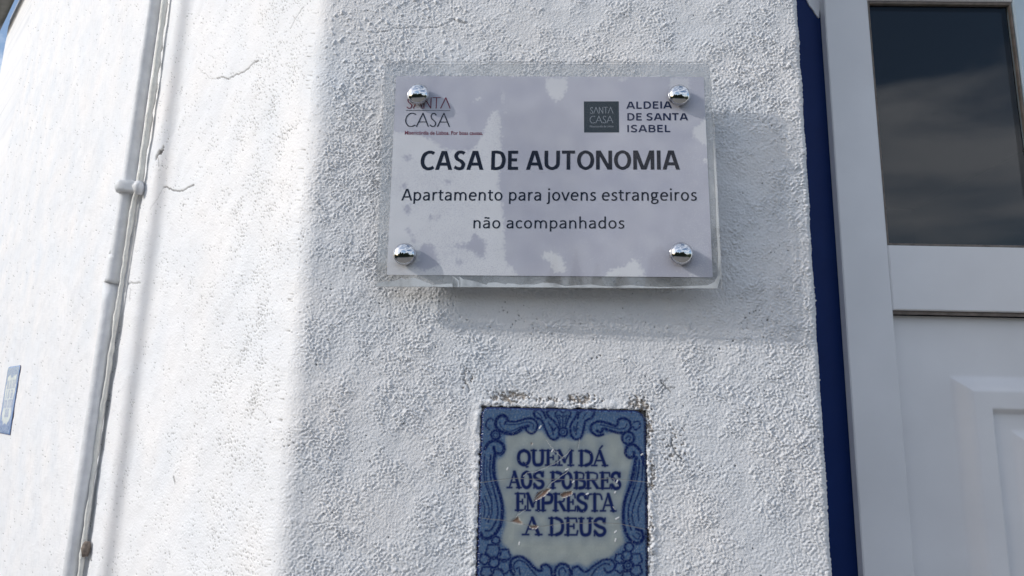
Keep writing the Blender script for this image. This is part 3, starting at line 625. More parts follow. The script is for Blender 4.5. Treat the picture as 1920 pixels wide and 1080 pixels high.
LIGHT = [  # bubbles and dried patches that look paler
 ([(720, 250), (740, 245), (780, 250), (812, 262), (826, 275), (845, 280), (880, 282), (893, 272), (905, 250), (915, 225), (922, 208), (933, 206), (939, 225), (940, 300), (934, 345), (942, 380), (946, 440), (948, 490), (960, 500), (970, 514), (970, 530), (715, 530)], 0.85),
 ([(1024, 146), (1063, 146), (1064, 165), (1055, 185), (1043, 190), (1030, 180), (1023, 165)], 0.8),
 ([(1155, 147), (1178, 147), (1172, 152), (1165, 155)], 0.6), ([(1255, 148), (1290, 148), (1294, 175), (1284, 205), (1260, 190), (1254, 165)], 0.6),
 ([(1322, 222), (1310, 235), (1298, 243), (1300, 260), (1312, 270), (1326, 278), (1328, 222)], 0.8), ([(1328, 295), (1319, 300), (1316, 306), (1329, 310)], 0.9),
 ([(1016, 480), (1022, 471), (1035, 472), (1052, 480), (1060, 497), (1060, 512), (1040, 512), (1030, 490), (1020, 487)], 0.95),
 ([(1132, 522), (1140, 507), (1168, 501), (1178, 495), (1184, 484), (1196, 490), (1204, 505), (1210, 522)], 0.95),
 ([(890, 184), (900, 180), (902, 186), (893, 189)], 0.9), ([(926, 192), (931, 193), (929, 197)], 0.9),
 ([(1288, 520), (1296, 512), (1306, 516), (1314, 520)], 0.7), ([(1305, 500), (1312, 502), (1310, 510), (1303, 506)], 0.5),
 ([(840, 195), (855, 200), (875, 215), (878, 235), (890, 246), (870, 262), (840, 262), (835, 230)], 0.18), ([(940, 160), (948, 175), (945, 200), (955, 215), (944, 212), (940, 190)], 0.4),
]
for poly, k in LIGHT:
    m_ = inpoly(Xw, Zw, pp(poly)).astype(float); light = np.maximum(light, blur(m_, 1)*k)
    light = np.maximum(light, (blur(m_, 1)-blur(m_, 3)).clip(0)*0.8*k+0*light)
DARK = [
 [(878, 455), (890, 434), (898, 445), (908, 450), (911, 460), (909, 475), (906, 486), (898, 484), (892, 475), (880, 468), (862, 464), (850, 460), (856, 456), (868, 457)],
 [(788, 460), (800, 455), (812, 460), (816, 472), (820, 488), (824, 496), (810, 504), (790, 506), (778, 500), (784, 480)],
 [(833, 336), (845, 336), (845, 343), (838, 346)], [(754, 386), (768, 382), (770, 390), (765, 402), (758, 392)], [(800, 408), (808, 404), (812, 400), (810, 410), (803, 412)], [(818, 400), (822, 402), (822, 411), (817, 410)],
 [(852, 493), (862, 485), (868, 487), (862, 495)], [(765, 426), (772, 440), (780, 454), (776, 456), (768, 440), (761, 428)], [(754, 290), (766, 288), (772, 296), (766, 300), (756, 296)], [(752, 345), (762, 340), (760, 352), (750, 352)], [(838, 278), (842, 282), (836, 286)],
]
for poly in DARK: dark = np.maximum(dark, blur(inpoly(Xw, Zw, pp(poly)).astype(float), 1))
for (u, v, ru, rv, k) in [(850, 470, 60, 40, 1), (810, 340, 70, 30, 0.8), (840, 390, 60, 22, 0.7), (930, 240, 18, 40, 0.6), (860, 300, 60, 22, 0.5), (900, 505, 50, 15, 0.6)]:
    c = sl_(u, v); q = np.exp(-((X-c[0])/(ru*0.0005))**2-((Z-c[1])/(rv*0.00055))**2)*k
    dark = np.maximum(dark, sstep(1.55, 1.85, samp(T_GRAIN, X, Z, 0.15)+1.0*q)*(q > 0.12)*0.85)
# clear spatter low right and right edge
q = np.exp(-((X-0.135)/0.02)**2)+0.8*np.exp(-((Z+0.075)/0.022)**2)*(X > 0.0)+0.25*(Z < 0.03)
light = np.maximum(light, sstep(2.9, 3.3, samp(T_PIT, X, Z, 0.22)+1.0*q)*0.9)
light = np.maximum(light, 0.10+0.05*samp(T_BIG, X, Z, 0.3)+0.10*sstep(-0.12, -0.147, X))
light = np.where(dark > 0, light*(1-dark), light)
base = np.array([0.60, 0.60, 0.69]); pale = np.array([0.92, 0.92, 0.94])
L3 = np.clip(light, 0, 1)[..., None]; Cp = base*(1-L3)+pale*L3; Cp *= (1-0.06*np.clip(dark, 0, 1)[..., None])
# a greyer damp field to the right of the long boundary
mgr = blur(inpoly(Xw, Zw, pp([(936, 205), (941, 300), (935, 345), (943, 380), (946, 440), (948, 490), (970, 525), (1100, 525), (1085, 400), (1100, 300), (1110, 240), (1060, 200)])).astype(float), 14)[..., None]
Cp *= 1-0.07*mgr
Pp = np.stack([X, 0*X+0.00001*samp(T_BIG, X, Z, 0.2), Z], -1)
paper = grid_mesh('paper_sheet', Pp, M_PAPER, sign, Cp)

def lettering(name, body, left, right, ytop, ybase, m, off=0.0, crossless=False, parent=None, dy=0.0, depth=-0.00018, ref='H', space=1.0):
    """text line: left/right in photo px at the baseline, cap height from ytop to ybase (photo px at the left end), dy = drop over the line"""
    def mk(b, o=0.0):
        c = bpy.data.curves.new('t', 'FONT'); c.body = b; c.size = 1; c.offset = o; c.resolution_u = 4; c.space_character = space
        ob = bpy.data.objects.new('t', c); COL.objects.link(ob); dg = bpy.context.evaluated_depsgraph_get(); dg.update()
        me = bpy.data.meshes.new_from_object(ob.evaluated_get(dg)); bpy.data.objects.remove(ob); return me
    mh = mk(ref, off); hv = np.array([v.co[:2] for v in mh.vertices]); ch = hv[:, 1].max()-max(off, 0)*1.0; cb = hv[:, 1].min()
    me = mk(body, off); co = np.array([v.co[:] for v in me.vertices]); x0, x1 = co[:, 0].min(), co[:, 0].max()
    L0 = np.array(sl_(left, ybase)); R0 = np.array(sl_(right, ybase+dy)); T0 = np.array(sl_(left, ytop)); hgt = T0[1]-L0[1]; lean = 0.0
    a = (co[:, 0]-x0)/(x1-x0); b = (co[:, 1]-cb)/(hv[:, 1].max()-cb)
    out = np.zeros_like(co); out[:, 0] = L0[0]+a*(R0[0]-L0[0]); out[:, 2] = L0[1]+a*(R0[1]-L0[1])+b*hgt; out[:, 1] = depth
    me.vertices.foreach_set('co', out.reshape(-1).astype(np.float32)); me.materials.clear(); me.materials.append(m); me.update(); me.name = name
    o = bpy.data.objects.new(name, me); COL.objects.link(o); o.parent = parent or paper; return o
def thin(name, body, x0, x1, yt, yb, w, m, parent=None, depth=-0.0002, bars=(True,)*9, dy=0.0, widths=None):
    """slender humanist capitals drawn as flat ribbons"""
    G = {'S': [[(0.85, 0.86), (0.62, 0.98), (0.35, 0.96), (0.18, 0.78), (0.3, 0.58), (0.62, 0.42), (0.82, 0.24), (0.68, 0.04), (0.38, 0.0), (0.08, 0.12)]],
         'A': [[(0.0, 0), (0.5, 1.0), (1.0, 0)]], 'N': [[(0.1, 0), (0.1, 1), (0.9, 0), (0.9, 1)]], 'T': [[(0.0, 1), (1.0, 1)], [(0.5, 1), (0.5, 0)]],
         'C': [[(0.95, 0.9), (0.72, 0.99), (0.4, 0.95), (0.12, 0.7), (0.08, 0.35), (0.3, 0.06), (0.62, 0.0), (0.95, 0.1)]]}
    V, Fc = [], []
    P0, P1, PT = np.array(sl_(x0, yb)), np.array(sl_(x1, yb+dy)), np.array(sl_(x0, yt)); Wd = P1[0]-P0[0]; Hh = PT[1]-P0[1]
    tot = sum(widths); cx_ = 0
    for i, ch in enumerate(body):
        wd = widths[i]*0.92; gl = [p for p in G[ch]]
        if ch == 'A' and bars[i]: gl = gl+[[(0.2, 0.34), (0.8, 0.34)]]
        for ln in gl:
            q = smooth_path(ln, 5) if ch in 'SC' else np.array(ln)
            q = np.array([((cx_+a*wd)/tot, b) for a, b in q]); W_ = np.stack([P0[0]+q[:, 0]*Wd, P0[1]+q[:, 0]*(P1[1]-P0[1])+q[:, 1]*Hh], 1)
            for a, b in zip(W_[:-1], W_[1:]):
                t = b-a; L = np.linalg.norm(t); t = t/L; nn_ = np.array([-t[1], t[0]])*w*(0.5 if abs(t[1]) > 0.3 else 0.36); t = t*w*0.25; n0 = len(V)
                dd = depth-0.000002*(n0 % 29)
                for c in (a-t+nn_, b+t+nn_, b+t-nn_, a-t-nn_): V.append((c[0], dd, c[1]))
                Fc.append((n0, n0+1, n0+2, n0+3))
        cx_ += widths[i]
    return mesh_obj(name, V, Fc, m, parent or paper)
BG = {
 'A': [[(0.09, 0), (0.45, 1.0)], [(0.55, 1.0), (0.91, 0)], [(0.22, 0.30), (0.78, 0.30)]],
 'C': ['c', [(0.95, 0.86), (0.78, 0.93), (0.50, 0.92), (0.24, 0.76), (0.14, 0.48), (0.22, 0.22), (0.46, 0.07), (0.75, 0.07), (0.95, 0.15)]],
 'S': ['c', [(0.88, 0.86), (0.70, 0.93), (0.40, 0.92), (0.20, 0.74), (0.34, 0.56), (0.62, 0.46), (0.82, 0.30), (0.72, 0.10), (0.42, 0.065), (0.10, 0.15)]],
 'D': [[(0.16, 0), (0.16, 1)], 'c', [(0.20, 0.93), (0.45, 0.93), (0.72, 0.84), (0.86, 0.52), (0.74, 0.18), (0.45, 0.07), (0.20, 0.07)]],
 'E': [[(0.20, 0), (0.20, 1)], [(0.22, 0.925), (0.90, 0.925)], [(0.22, 0.52), (0.82, 0.52)], [(0.22, 0.075), (0.92, 0.075)]],
 'U': ['c', [(0.13, 1.0), (0.13, 0.5), (0.18, 0.2), (0.50, 0.06), (0.82, 0.2), (0.87, 0.5), (0.87, 1.0)]],
 'T': [[(0.02, 0.925), (0.98, 0.925)], [(0.5, 0.9), (0.5, 0)]],
 'O': ['o', [(0.5, 0.935), (0.22, 0.80), (0.12, 0.5), (0.22, 0.20), (0.5, 0.065), (0.78, 0.20), (0.88, 0.5), (0.78, 0.80)]],
 'N': [[(0.12, 0), (0.12, 1)], [(0.16, 1.0), (0.84, 0)], [(0.88, 0), (0.88, 1)]],
 'M': [[(0.10, 0), (0.10, 1)], [(0.14, 1.0), (0.47, 0)], [(0.86, 1.0), (0.53, 0)], [(0.90, 0), (0.90, 1)]],
 'I': [[(0.5, 0), (0.5, 1)]], 'L': [[(0.20, 0), (0.20, 1)], [(0.22, 0.075), (0.92, 0.075)]],
 'B': [[(0.18, 0), (0.18, 1)], 'c', [(0.20, 0.93), (0.55, 0.92), (0.78, 0.82), (0.76, 0.62), (0.52, 0.53), (0.22, 0.53)], 'c', [(0.50, 0.53), (0.80, 0.46), (0.86, 0.27), (0.74, 0.10), (0.50, 0.07), (0.20, 0.07)]],
}
def bold(name, body, x0, x1, yt, yb, stem, wmap, gap, m, dy=0.0, depth=-0.00016):
    P0, P1, PT = np.array(sl_(x0, yb)), np.array(sl_(x1, yb+dy)), np.array(sl_(x0, yt)); Wd = P1[0]-P0[0]; Hh = PT[1]-P0[1]
    tot = sum(wmap.get(c, 1.0) for c in body)+gap*(len(body)-1); V, Fc = [], []; cx_ = 0; cnt = 0; sw = stem*Hh
    for ch in body:
        wd = wmap.get(ch, 1.0)
        if ch != ' ':
            mode = None
            for it in BG[ch]:
                if isinstance(it, str): mode = it; continue
                q = smooth_path(it, 6, mode == 'o') if mode else np.array(it); mode = None
                W_ = np.array([(P0[0]+(cx_+a*wd)/tot*Wd, P0[1]+(cx_+a*wd)/tot*(P1[1]-P0[1])+b*Hh) for a, b in q]); n_ = len(W_); cnt += 1
                closed = np.allclose(W_[0], W_[-1]); dd = depth-0.0000025*(cnt % 7)
                if n_ == 2 and abs(W_[0][1]-W_[1][1]) > 0.5*Hh:       # diagonal or upright: cut level at cap height and baseline
                    a, b = W_; t = (b-a)/np.linalg.norm(b-a); hw = sw*0.5/max(abs(t[1]), 0.5)
                    n0 = len(V); V += [(a[0]-hw, dd, a[1]), (a[0]+hw, dd, a[1]), (b[0]+hw, dd, b[1]), (b[0]-hw, dd, b[1])]; Fc.append((n0, n0+1, n0+2, n0+3)); continue
                n0 = len(V)
                for k in range(n_):
                    a = W_[k-1] if k else (W_[-2] if closed else W_[0]); b = W_[k+1] if k < n_-1 else (W_[1] if closed else W_[-1])
                    t = (b-a)/np.linalg.norm(b-a); hw = sw*0.5*(1.0 if abs(t[1]) > 0.6 else 0.86-0.0*abs(t[1])); nn_ = np.array([-t[1], t[0]])*hw
                    V += [(W_[k][0]+nn_[0], dd, W_[k][1]+nn_[1]), (W_[k][0]-nn_[0], dd, W_[k][1]-nn_[1])]
                for k in range(n_-1): Fc.append((n0+2*k, n0+2*k+1, n0+2*k+3, n0+2*k+2))
        cx_ += wd+gap
    return mesh_obj(name, V, Fc, m, paper)
WT = {'C': 0.80, 'A': 0.92, 'S': 0.70, 'D': 0.88, 'E': 0.66, 'U': 0.90, 'T': 0.78, 'O': 1.0, 'N': 0.92, 'M': 1.22, 'I': 0.30, ' ': 0.26, 'L': 0.62, 'B': 0.78}
bold('title_lettering', 'CASA DE AUTONOMIA', 787, 1273, 281.5, 317, 0.185, WT, 0.085, M_INK, 2.5)
WL = dict(WT, A=1.02, D=0.98, S=0.86, E=0.80, N=0.98, T=0.86, I=0.30, B=0.92, L=0.76)
LG = {   # advance width, then strokes in em units ('c' curve, 'o' closed curve)
 'n': (.525, [[(.115, 0), (.115, .466)], 'c', [(.118, .32), (.18, .405), (.27, .437), (.365, .395), (.405, .28), (.405, 0)]]),
 'h': (.525, [[(.115, 0), (.115, .69)], 'c', [(.118, .32), (.18, .405), (.27, .437), (.365, .395), (.405, .28), (.405, 0)]]),
 'm': (.799, [[(.115, 0), (.115, .466)], 'c', [(.118, .32), (.17, .405), (.25, .437), (.34, .395), (.395, .28), (.395, 0)], 'c', [(.398, .32), (.45, .405), (.53, .437), (.63, .395), (.68, .28), (.68, 0)]]),
 'r': (.349, [[(.115, 0), (.115, .466)], 'c', [(.118, .31), (.17, .40), (.24, .435), (.33, .428)]]),
 'p': (.525, [[(.115, -.18), (.115, .466)], 'c', [(.118, .34), (.19, .415), (.28, .434), (.385, .38), (.432, .235), (.39, .09), (.29, .032), (.19, .05), (.118, .115)]]),
 'd': (.525, [[(.41, 0), (.41, .69)], 'c', [(.407, .345), (.33, .42), (.245, .434), (.14, .38), (.093, .23), (.13, .085), (.22, .032), (.32, .055), (.407, .135)]]),
 'a': (.479, ['c', [(.085, .395), (.16, .428), (.25, .435), (.335, .40), (.365, .30), (.365, 0)], 'c', [(.362, .262), (.22, .255), (.12, .21), (.085, .125), (.13, .045), (.21, .032), (.29, .06), (.362, .125)]]),
 'e': (.498, ['c', [(.10, .252), (.25, .252), (.41, .252), (.405, .34), (.345, .42), (.25, .437), (.15, .39), (.093, .28), (.093, .18), (.14, .07), (.25, .032), (.40, .062)]]),
 'o': (.527, ['o', [(.263, .435), (.145, .385), (.093, .233), (.145, .08), (.263, .03), (.38, .08), (.433, .233), (.38, .385)]]),
 's': (.391, ['c', [(.325, .40), (.26, .432), (.17, .43), (.105, .36), (.14, .275), (.23, .235), (.305, .17), (.29, .07), (.20, .03), (.12, .035), (.055, .068)]]),
 't': (.335, ['c', [(.145, .58), (.145, .30), (.145, .14), (.175, .055), (.235, .03), (.305, .042)], [(.03, .435), (.305, .435)]]),
 'i': (.229, [[(.115, 0), (.115, .466)], '.', [(.115, .62)]]),
 'j': (.239, ['c', [(.125, .466), (.125, .20), (.125, -.06), (.10, -.135), (.01, -.148)], '.', [(.125, .62)]]),
 'v': (.452, [[(.045, .466), (.222, 0)], [(.407, .466), (.230, 0)]]),
 'g': (.471, ['o', [(.205, .437), (.11, .40), (.082, .30), (.11, .20), (.205, .165), (.30, .20), (.328, .30), (.30, .40)], [(.25, .43), (.435, .43)], 'c', [(.13, .18), (.105, .125), (.15, .075), (.29, .065), (.38, .02), (.375, -.08), (.27, -.145), (.14, -.14), (.075, -.07), (.11, .01), (.16, .06)]]),
 'c': (.423, ['c', [(.365, .385), (.29, .43), (.2, .425), (.11, .36), (.09, .23), (.12, .10), (.20, .035), (.28, .035), (.375, .085)]]),
 'A': (.579, [[(.045, 0), (.275, .644)], [(.30, .644), (.535, 0)], [(.14, .20), (.44, .20)]]),
 'T': (0, ['c', [(.13, .575), (.18, .62), (.255, .60), (.32, .58), (.37, .625)]]), ' ': (.226, []),
}
def text(name, body, x0, x1, yt, yb, m, dy=0.0, depth=-0.00016, stem=0.088):
    P0, P1, PT = np.array(sl_(x0, yb)), np.array(sl_(x1, yb+dy)), np.array(sl_(x0, yt)); Wd = P1[0]-P0[0]; em = (PT[1]-P0[1])/0.644
    body = body.replace('\u00e3', 'Ta'); tot = sum(LG[c][0] for c in body)
    lb = .045 if body[0] == 'A' else .08; tot2 = tot-lb-.05; V, Fc = [], []; cx_ = -lb; cnt = 0; sw = stem*em
    for ch in body:
        mode = None
        for it in LG[ch][1]:
            if isinstance(it, str): mode = it; continue
            cnt += 1; dd = depth-0.0000025*(cnt % 7); md = mode; mode = None
            if md == '.':
                a = np.array([P0[0]+(cx_+it[0][0])/tot2*Wd, P0[1]+(cx_+it[0][0])/tot2*(P1[1]-P0[1])+it[0][1]*em]); n0 = len(V); r = sw*0.62
                for k in range(10): V.append((a[0]+r*math.cos(k*math.pi/5), dd, a[1]+r*math.sin(k*math.pi/5)))
                Fc.append(tuple(range(n0, n0+10))); continue
            q = smooth_path(it, 5, md == 'o') if md else np.array(it, float)
            W_ = np.array([(P0[0]+(cx_+a)/tot2*Wd, P0[1]+(cx_+a)/tot2*(P1[1]-P0[1])+b*em) for a, b in q]); n_ = len(W_)
            if n_ == 2 and abs(W_[0][1]-W_[1][1]) > 0.4*em:
                a, b = W_; t = (b-a)/np.linalg.norm(b-a); hw = sw*0.5/max(abs(t[1]), 0.5); n0 = len(V)
                V += [(a[0]-hw, dd, a[1]), (a[0]+hw, dd, a[1]), (b[0]+hw, dd, b[1]), (b[0]-hw, dd, b[1])]; Fc.append((n0, n0+1, n0+2, n0+3)); continue
            closed = md == 'o'; n0 = len(V)
            for k in range(n_):
                a = W_[k-1] if k else (W_[-2] if closed else W_[0]); b = W_[k+1] if k < n_-1 else (W_[1] if closed else W_[-1])
                t = (b-a)/np.linalg.norm(b-a); hw = sw*0.5*(0.82+0.18*abs(t[1])); nn_ = np.array([-t[1], t[0]])*hw
                V += [(W_[k][0]+nn_[0], dd, W_[k][1]+nn_[1]), (W_[k][0]-nn_[0], dd, W_[k][1]-nn_[1])]
            for k in range(n_-1): Fc.append((n0+2*k, n0+2*k+1, n0+2*k+3, n0+2*k+2))
        cx_ += LG[ch][0]
    return mesh_obj(name, V, Fc, m, paper)
text('line_lettering', 'Apartamento para jovens estrangeiros', 753, 1305, 352.5, 374.5, M_INK, dy=3.5)
text('line_lettering', 'n\u00e3o acompanhados', 887.5, 1170, 406.5, 427.5, M_INK, dy=1.8)
thin('logo_lettering', 'SANTA', 761, 845, 181, 201, 0.00095, M_RED, bars=(False,)*5, dy=0.6, widths=[0.8, 1.1, 1.05, 0.95, 1.15])
thin('logo_lettering', 'CASA', 758, 844, 210, 235, 0.00105, M_INK, bars=(True,)*4, dy=1, widths=[1.15, 1.25, 0.8, 1.25])
a0, a1 = sl_(760, 204.6), sl_(844, 205.8); mesh_obj('logo_rule', [(a0[0], -0.0002, a0[1]), (a1[0], -0.0002, a1[1]), (a1[0], -0.0002, a1[1]-0.0004), (a0[0], -0.0002, a0[1]-0.0004)], [(0, 1, 2, 3)], M_INK, paper)
lettering('slogan_lettering', 'Misericórdia de Lisboa. Por boas causas.', 758, 905, 243.5, 250.5, M_RED, 0.012, dy=1.6)
c4 = [sl_(1095, 249), sl_(1160.5, 249.3), sl_(1159.8, 191.2), sl_(1094.6, 190.8)]
blk = mesh_obj('logo_block', [(c[0], -0.00012, c[1]) for c in c4], [(0, 1, 2, 3)], M_BOX, paper)
thin('block_lettering', 'SANTA', 1106, 1150, 202, 213.5, 0.0005, M_PALE, bars=(False,)*5, widths=[0.8, 1.1, 1.05, 0.95, 1.15], depth=-0.0002)
thin('block_lettering', 'CASA', 1105.5, 1150, 218.5, 231.5, 0.0005, M_PALE, widths=[1.15, 1.25, 0.8, 1.25], depth=-0.0002)
lettering('block_lettering', 'Misericórdia de Lisboa', 1106, 1150, 236, 239.5, M_PALE, 0.0, depth=-0.0002)
bold('crest_lettering', 'ALDEIA', 1174, 1259, 192, 205.3, 0.22, WL, 0.10, M_NAVY)
bold('crest_lettering', 'DE SANTA', 1175, 1289, 213.6, 227, 0.22, WL, 0.10, M_NAVY, 0.8)
bold('crest_lettering', 'ISABEL', 1175, 1257, 235.6, 249, 0.22, WL, 0.10, M_NAVY, 0.5)

# the two acrylic sheets
ac = [sl_(703, 537), sl_(1351, 542.5), sl_(1330.5, 121.5), sl_(720.5, 115)]
ac = [(ac[0][0], ac[0][1]), (ac[1][0], ac[1][1]), (ac[2][0], ac[2][1]), (ac[3][0], ac[3][1])]
def sheet(name, y0, y1, grow=0.0, M_ACR=M_ACR):
    V = []
    for y in (y0, y1):
        for i, c in enumerate(ac):
            gx = grow*(1 if i in (1, 2) else -1); gz = grow*(1 if i in (2, 3) else -1); V.append((c[0]+gx, y, c[1]+gz))
    Fc = [(0, 1, 2, 3), (7, 6, 5, 4), (0, 4, 5, 1), (1, 5, 6, 2), (2, 6, 7, 3), (3, 7, 4, 0)]
    return mesh_obj(name, V, Fc, M_ACR, sign, mats=[M_ACR, M_EDGE, M_BOND], midx=[0, 2 if y0 < 0 else 0, 1, 1, 1, 1])
sheet('acrylic_sheet', -0.0030, -0.0005); sheet('acrylic_sheet', 0.0005, 0.0030, -0.0004, M_ACRB)
# sealant smeared along the bottom and right edges
top = [(704, 530), (722, 527), (740, 526), (752, 520), (760, 523), (775, 520), (790, 525), (800, 529), (812, 534), (832, 532), (850, 531), (858, 528), (848, 517), (853, 520), (863, 527), (861, 518), (868, 523), (880, 525), (898, 529), (912, 534), (915, 530), (930, 529), (948, 533), (952, 531), (965, 532), (975, 534), (990, 533), (1000, 534), (1018, 530), (1040, 531), (1060, 537), (1080, 535), (1110, 534), (1130, 537), (1150, 538), (1180, 535), (1210, 538), (1240, 539), (1270, 538), (1300, 537), (1325, 536), (1338, 530), (1343, 520), (1345, 480), (1342, 430), (1341, 380), (1338, 320), (1336, 260)]
bot = [(u, 536.6+5.6*(u-703)/648) for u, v in top[:43]]+[(1349.6, 520), (1348, 480), (1345.5, 430), (1343.5, 380), (1340.5, 320), (1337, 260)]
bot = bot[:len(top)]
V, Fc = [], []
for (a, b) in zip(top, bot):
    p, q_ = sl_(*a), sl_(*b); V += [(p[0], -0.00035, p[1]), (q_[0], -0.00035, q_[1]), (p[0], 0.00035, p[1]), (q_[0], 0.00035, q_[1])]
for i in range(len(top)-1):
    n0 = i*4; Fc += [(n0, n0+1, n0+5, n0+4), (n0+2, n0+6, n0+7, n0+3), (n0, n0+4, n0+6, n0+2)]
mesh_obj('sealant_smear', V, Fc, M_SIL, sign)

# chrome studs
def lathe(prof, seg=40):
    V, Fc = [], []
    for (r, y) in prof:
        for k in range(seg):
            a = 2*math.pi*k/seg; V.append((r*math.cos(a), y, r*math.sin(a)))
    for i in range(len(prof)-1):
        for k in range(seg):
            l = (k+1) % seg; Fc.append((i*seg+k, i*seg+l, (i+1)*seg+l, (i+1)*seg+k))
    Fc.append(tuple((len(prof)-1)*seg+k for k in range(seg)))
    return V, Fc
capp = [(0.0086, 0.0), (0.0100, -0.0001), (0.0104, -0.0006), (0.0104, -0.0022), (0.0101, -0.0026)]
dome = [(0.0100*math.cos(a), -0.0026-0.0056*math.sin(a)) for a in np.linspace(0.0, math.pi/2-0.03, 18)]
caps = None
for i, (u, v) in enumerate([(782.5, 172), (1274, 178), (1278, 475), (757, 474)]):
    p = on_y(u, v, SGY-0.0075); loc = (p[0], -0.0031, p[2])
    if caps is None:
        V, Fc = lathe(dome); s_ = mesh_obj('stud_cap', V, Fc, M_CHROME, sign, True); mc = s_.data
        V, Fc = lathe(capp); r_ = mesh_obj('stud_rim', V, Fc, M_CHROMER, s_, True); mr_ = r_.data
        V, Fc = lathe([(0.0075, 0.0231), (0.0075, 0.0063), (0.0073, 0.0061)], 24); b_ = mesh_obj('stand_off', V, Fc, M_CHROMER, s_, True); mb_ = b_.data; caps = s_
    else:
        s_ = bpy.data.objects.new('stud_cap', mc); COL.objects.link(s_); s_.parent = sign
        for nme, me in (('stud_rim', mr_), ('stand_off', mb_)):
            o = bpy.data.objects.new(nme, me); COL.objects.link(o); o.parent = s_
    s_.location = loc

# ------------------------------------------------------------------ pipe, cable, gutter, post
def pl(u, v, off): return on_left(u, v, off)[0]
PR = 0.0103
pc_ = [pl(u, v, 0.0138) for u, v in [(296, -60), (290, 0), (268, 150), (247, 300), (226, 440), (211, 532)]]
pd_ = [pl(u, v, 0.0145) for u, v in [(209, 532), (205, 578), (193, 660), (165, 860), (137, 1049), (127, 1120)]]
def extend(a, b, z): a, b = np.array(a), np.array(b); return a+(a-b)*((z-a[2])/(a[2]-b[2]))
pipe = empty('wall_pipe', tuple(extend(pd_[-1], pd_[0], GROUND))); tag(pipe, 'thin grey white painted pipe running up the sunlit left wall, with one clamp', 'pipe')
def pipe_part(name, pts, rad, m=M_PIPE, jit=0.004, seg=22, root=pipe):
    V, Fc = tube(pts, rad, seg, jit, 3); o = mesh_obj(name, V, Fc, m, None, True); return under(o, root)
up = lerp_path([extend(pc_[0], pc_[-1], WTOP-0.03)]+pc_, 60); pipe_part('pipe_length', up, PR)
lo = lerp_path(pd_+[extend(pd_[-1], pd_[0], GROUND+0.01)], 60); pipe_part('pipe_length', lo, PR*1.06)
j1 = lerp_path([pl(227, 427, 0.0138), pl(219, 478, 0.014)], 8); pipe_part('sleeve_joint', j1, PR*1.02)
j2 = lerp_path([pl(219, 479, 0.014), pl(211, 531, 0.0143)], 8); pipe_part('sleeve_joint', j2, np.r_[[PR*1.05]*7, PR*1.09])
# clamp: a saddle over the pipe with two painted-over ears
cc_ = np.array(pl(241, 353, 0.0138)); V, Fc = [], []
prof = [(-0.026, 0.0), (-0.026, 0.006), (-0.018, 0.008), (-0.0145, 0.018), (-0.009, 0.0275), (0, 0.0305), (0.009, 0.0275), (0.0145, 0.018), (0.018, 0.008), (0.026, 0.006), (0.026, 0.0)]
foot = cc_-NRM*0.0138
for dz in np.linspace(-0.009, 0.009, 5):
    bulge = 1+0.10*math.cos(dz/0.009*1.4)
    for (a, b) in prof: V.append(foot-ALONG*a+NRM*b*bulge+np.array([0, 0, dz])+0.0005*rng.standard_normal(3))
npf = len(prof)
for i in range(4):
    for k in range(npf-1): Fc.append((i*npf+k, i*npf+k+1, (i+1)*npf+k+1, (i+1)*npf+k))
Fc.append(tuple(range(npf))[::-1]); Fc.append(tuple(4*npf+k for k in range(npf)))
under(mesh_obj('pipe_clamp', V, Fc, M_PIPE, None, True), pipe)
V, Fc = tube([foot+ALONG*0.021+NRM*0.004, foot+ALONG*0.021+NRM*0.011], [0.005, 0.0042], 8); under(mesh_obj('clamp_screw', V, Fc, M_PIPE, None, True), pipe)
cab_px = [(316, -60), (309.5, 0), (300, 70), (290, 150), (277, 235), (267, 300), (263, 335), (250, 385), (240, 450), (228, 530), (221, 578), (209, 660), (192, 770), (176, 880), (160, 1000), (154, 1049), (144, 1120)]
cb = [pl(u, v, 0.0075) for u, v in cab_px]
cbl = lerp_path([extend(cb[0], cb[-1], WTOP-0.02)]+cb+[extend(cb[-1], cb[0], GROUND+0.01)], 300)
rc_ = 0.0040+0.0004*np.sin(np.arange(300)*0.9)+0.0004*rng.standard_normal(300)
zc = cbl[:, 2]; rc_ = rc_*(0.85+0.35*sstep(0.0, 0.15, zc)*(1-0.3*sstep(0.3, 0.5, zc)))
cbl = cbl+0.0003*rng.standard_normal(cbl.shape)*np.array([1, 1, 0])
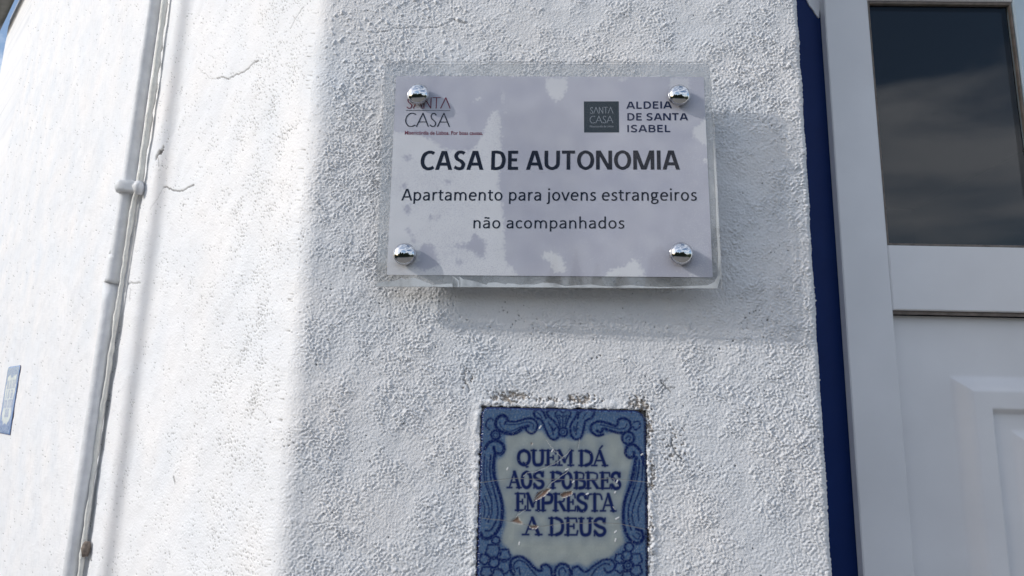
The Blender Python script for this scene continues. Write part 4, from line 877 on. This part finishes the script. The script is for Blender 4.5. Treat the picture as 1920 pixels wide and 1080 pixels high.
V, Fc = tube(cbl, rc_, 10, 0.03, 5); cable = mesh_obj('painted_cable', V, Fc, M_CABLE, None, True)
tag(cable, 'thin crusty cream painted cable running close along the right side of the grey pipe', 'cable')
q = pl(161, 1028, 0.007); V, Fc = tube([q+np.array([0, 0, 0.009]), q, q-np.array([0, 0, 0.011])], [0.0042, 0.0055, 0.0042], 9, 0.12, 8)
mesh_obj('rusty_clip', V, Fc, M_RUST, cable, True)
q = pl(261, 350, 0.008); V, Fc = tube([q+np.array([0, 0, 0.008]), q, q-np.array([0, 0, 0.012])], [0.0055, 0.0078, 0.005], 9, 0.12, 9)
mesh_obj('painted_clip', V, Fc, M_PIPE, cable, True)

gp = [ORG+ALONG*s+NRM*0.048+np.array([0, 0, 1.325]) for s in np.linspace(-0.0, 3.6, 30)]
V, Fc = tube(gp, 0.034, 18, 0.004, 4); gut = mesh_obj('roof_gutter', V, Fc, M_GUT, None, True); tag(gut, 'weathered dark grey round gutter under the eave at the top left corner', 'gutter')
V, Fc = tube([p+NRM*0.012+np.array([0, 0, 0.033]) for p in gp], 0.008, 8, 0.01, 4); mesh_obj('gutter_bead', V, Fc, M_GUTJ, gut, True)

# tapered post standing off to the left; its soft shadow falls on the left wall
L_ = 6.0
def post_pt(s, z): return ORG+ALONG*s+np.array([0, 0, z])-SUN*L_
pa, pb = post_pt(0.474, -0.43), post_pt(0.4445, 0.39)
dirp = (pb-pa)/(pb[2]-pa[2]); zs_ = np.linspace(GROUND, 4.2, 24); rad = 0.0185-0.0025*(zs_+SUN[2]*L_+0.43)/0.82
pts = [pa+dirp*(z-pa[2]) for z in zs_]
post = empty('street_post', tuple(pts[0])); tag(post, 'tapered grey steel post outside the photo whose soft shadow stripes the left wall', 'post')
V, Fc = tube(pts, np.maximum(rad, 0.015), 20); under(mesh_obj('post_shaft', V, Fc, M_POST, None, True), post)
b0 = np.array(pts[0]); V, Fc = tube([b0, b0+np.array([0, 0, 0.02]), b0+np.array([0, 0, 0.021])], [0.11, 0.11, 0.06], 20); under(mesh_obj('base_plate', V, Fc, M_POST), post)
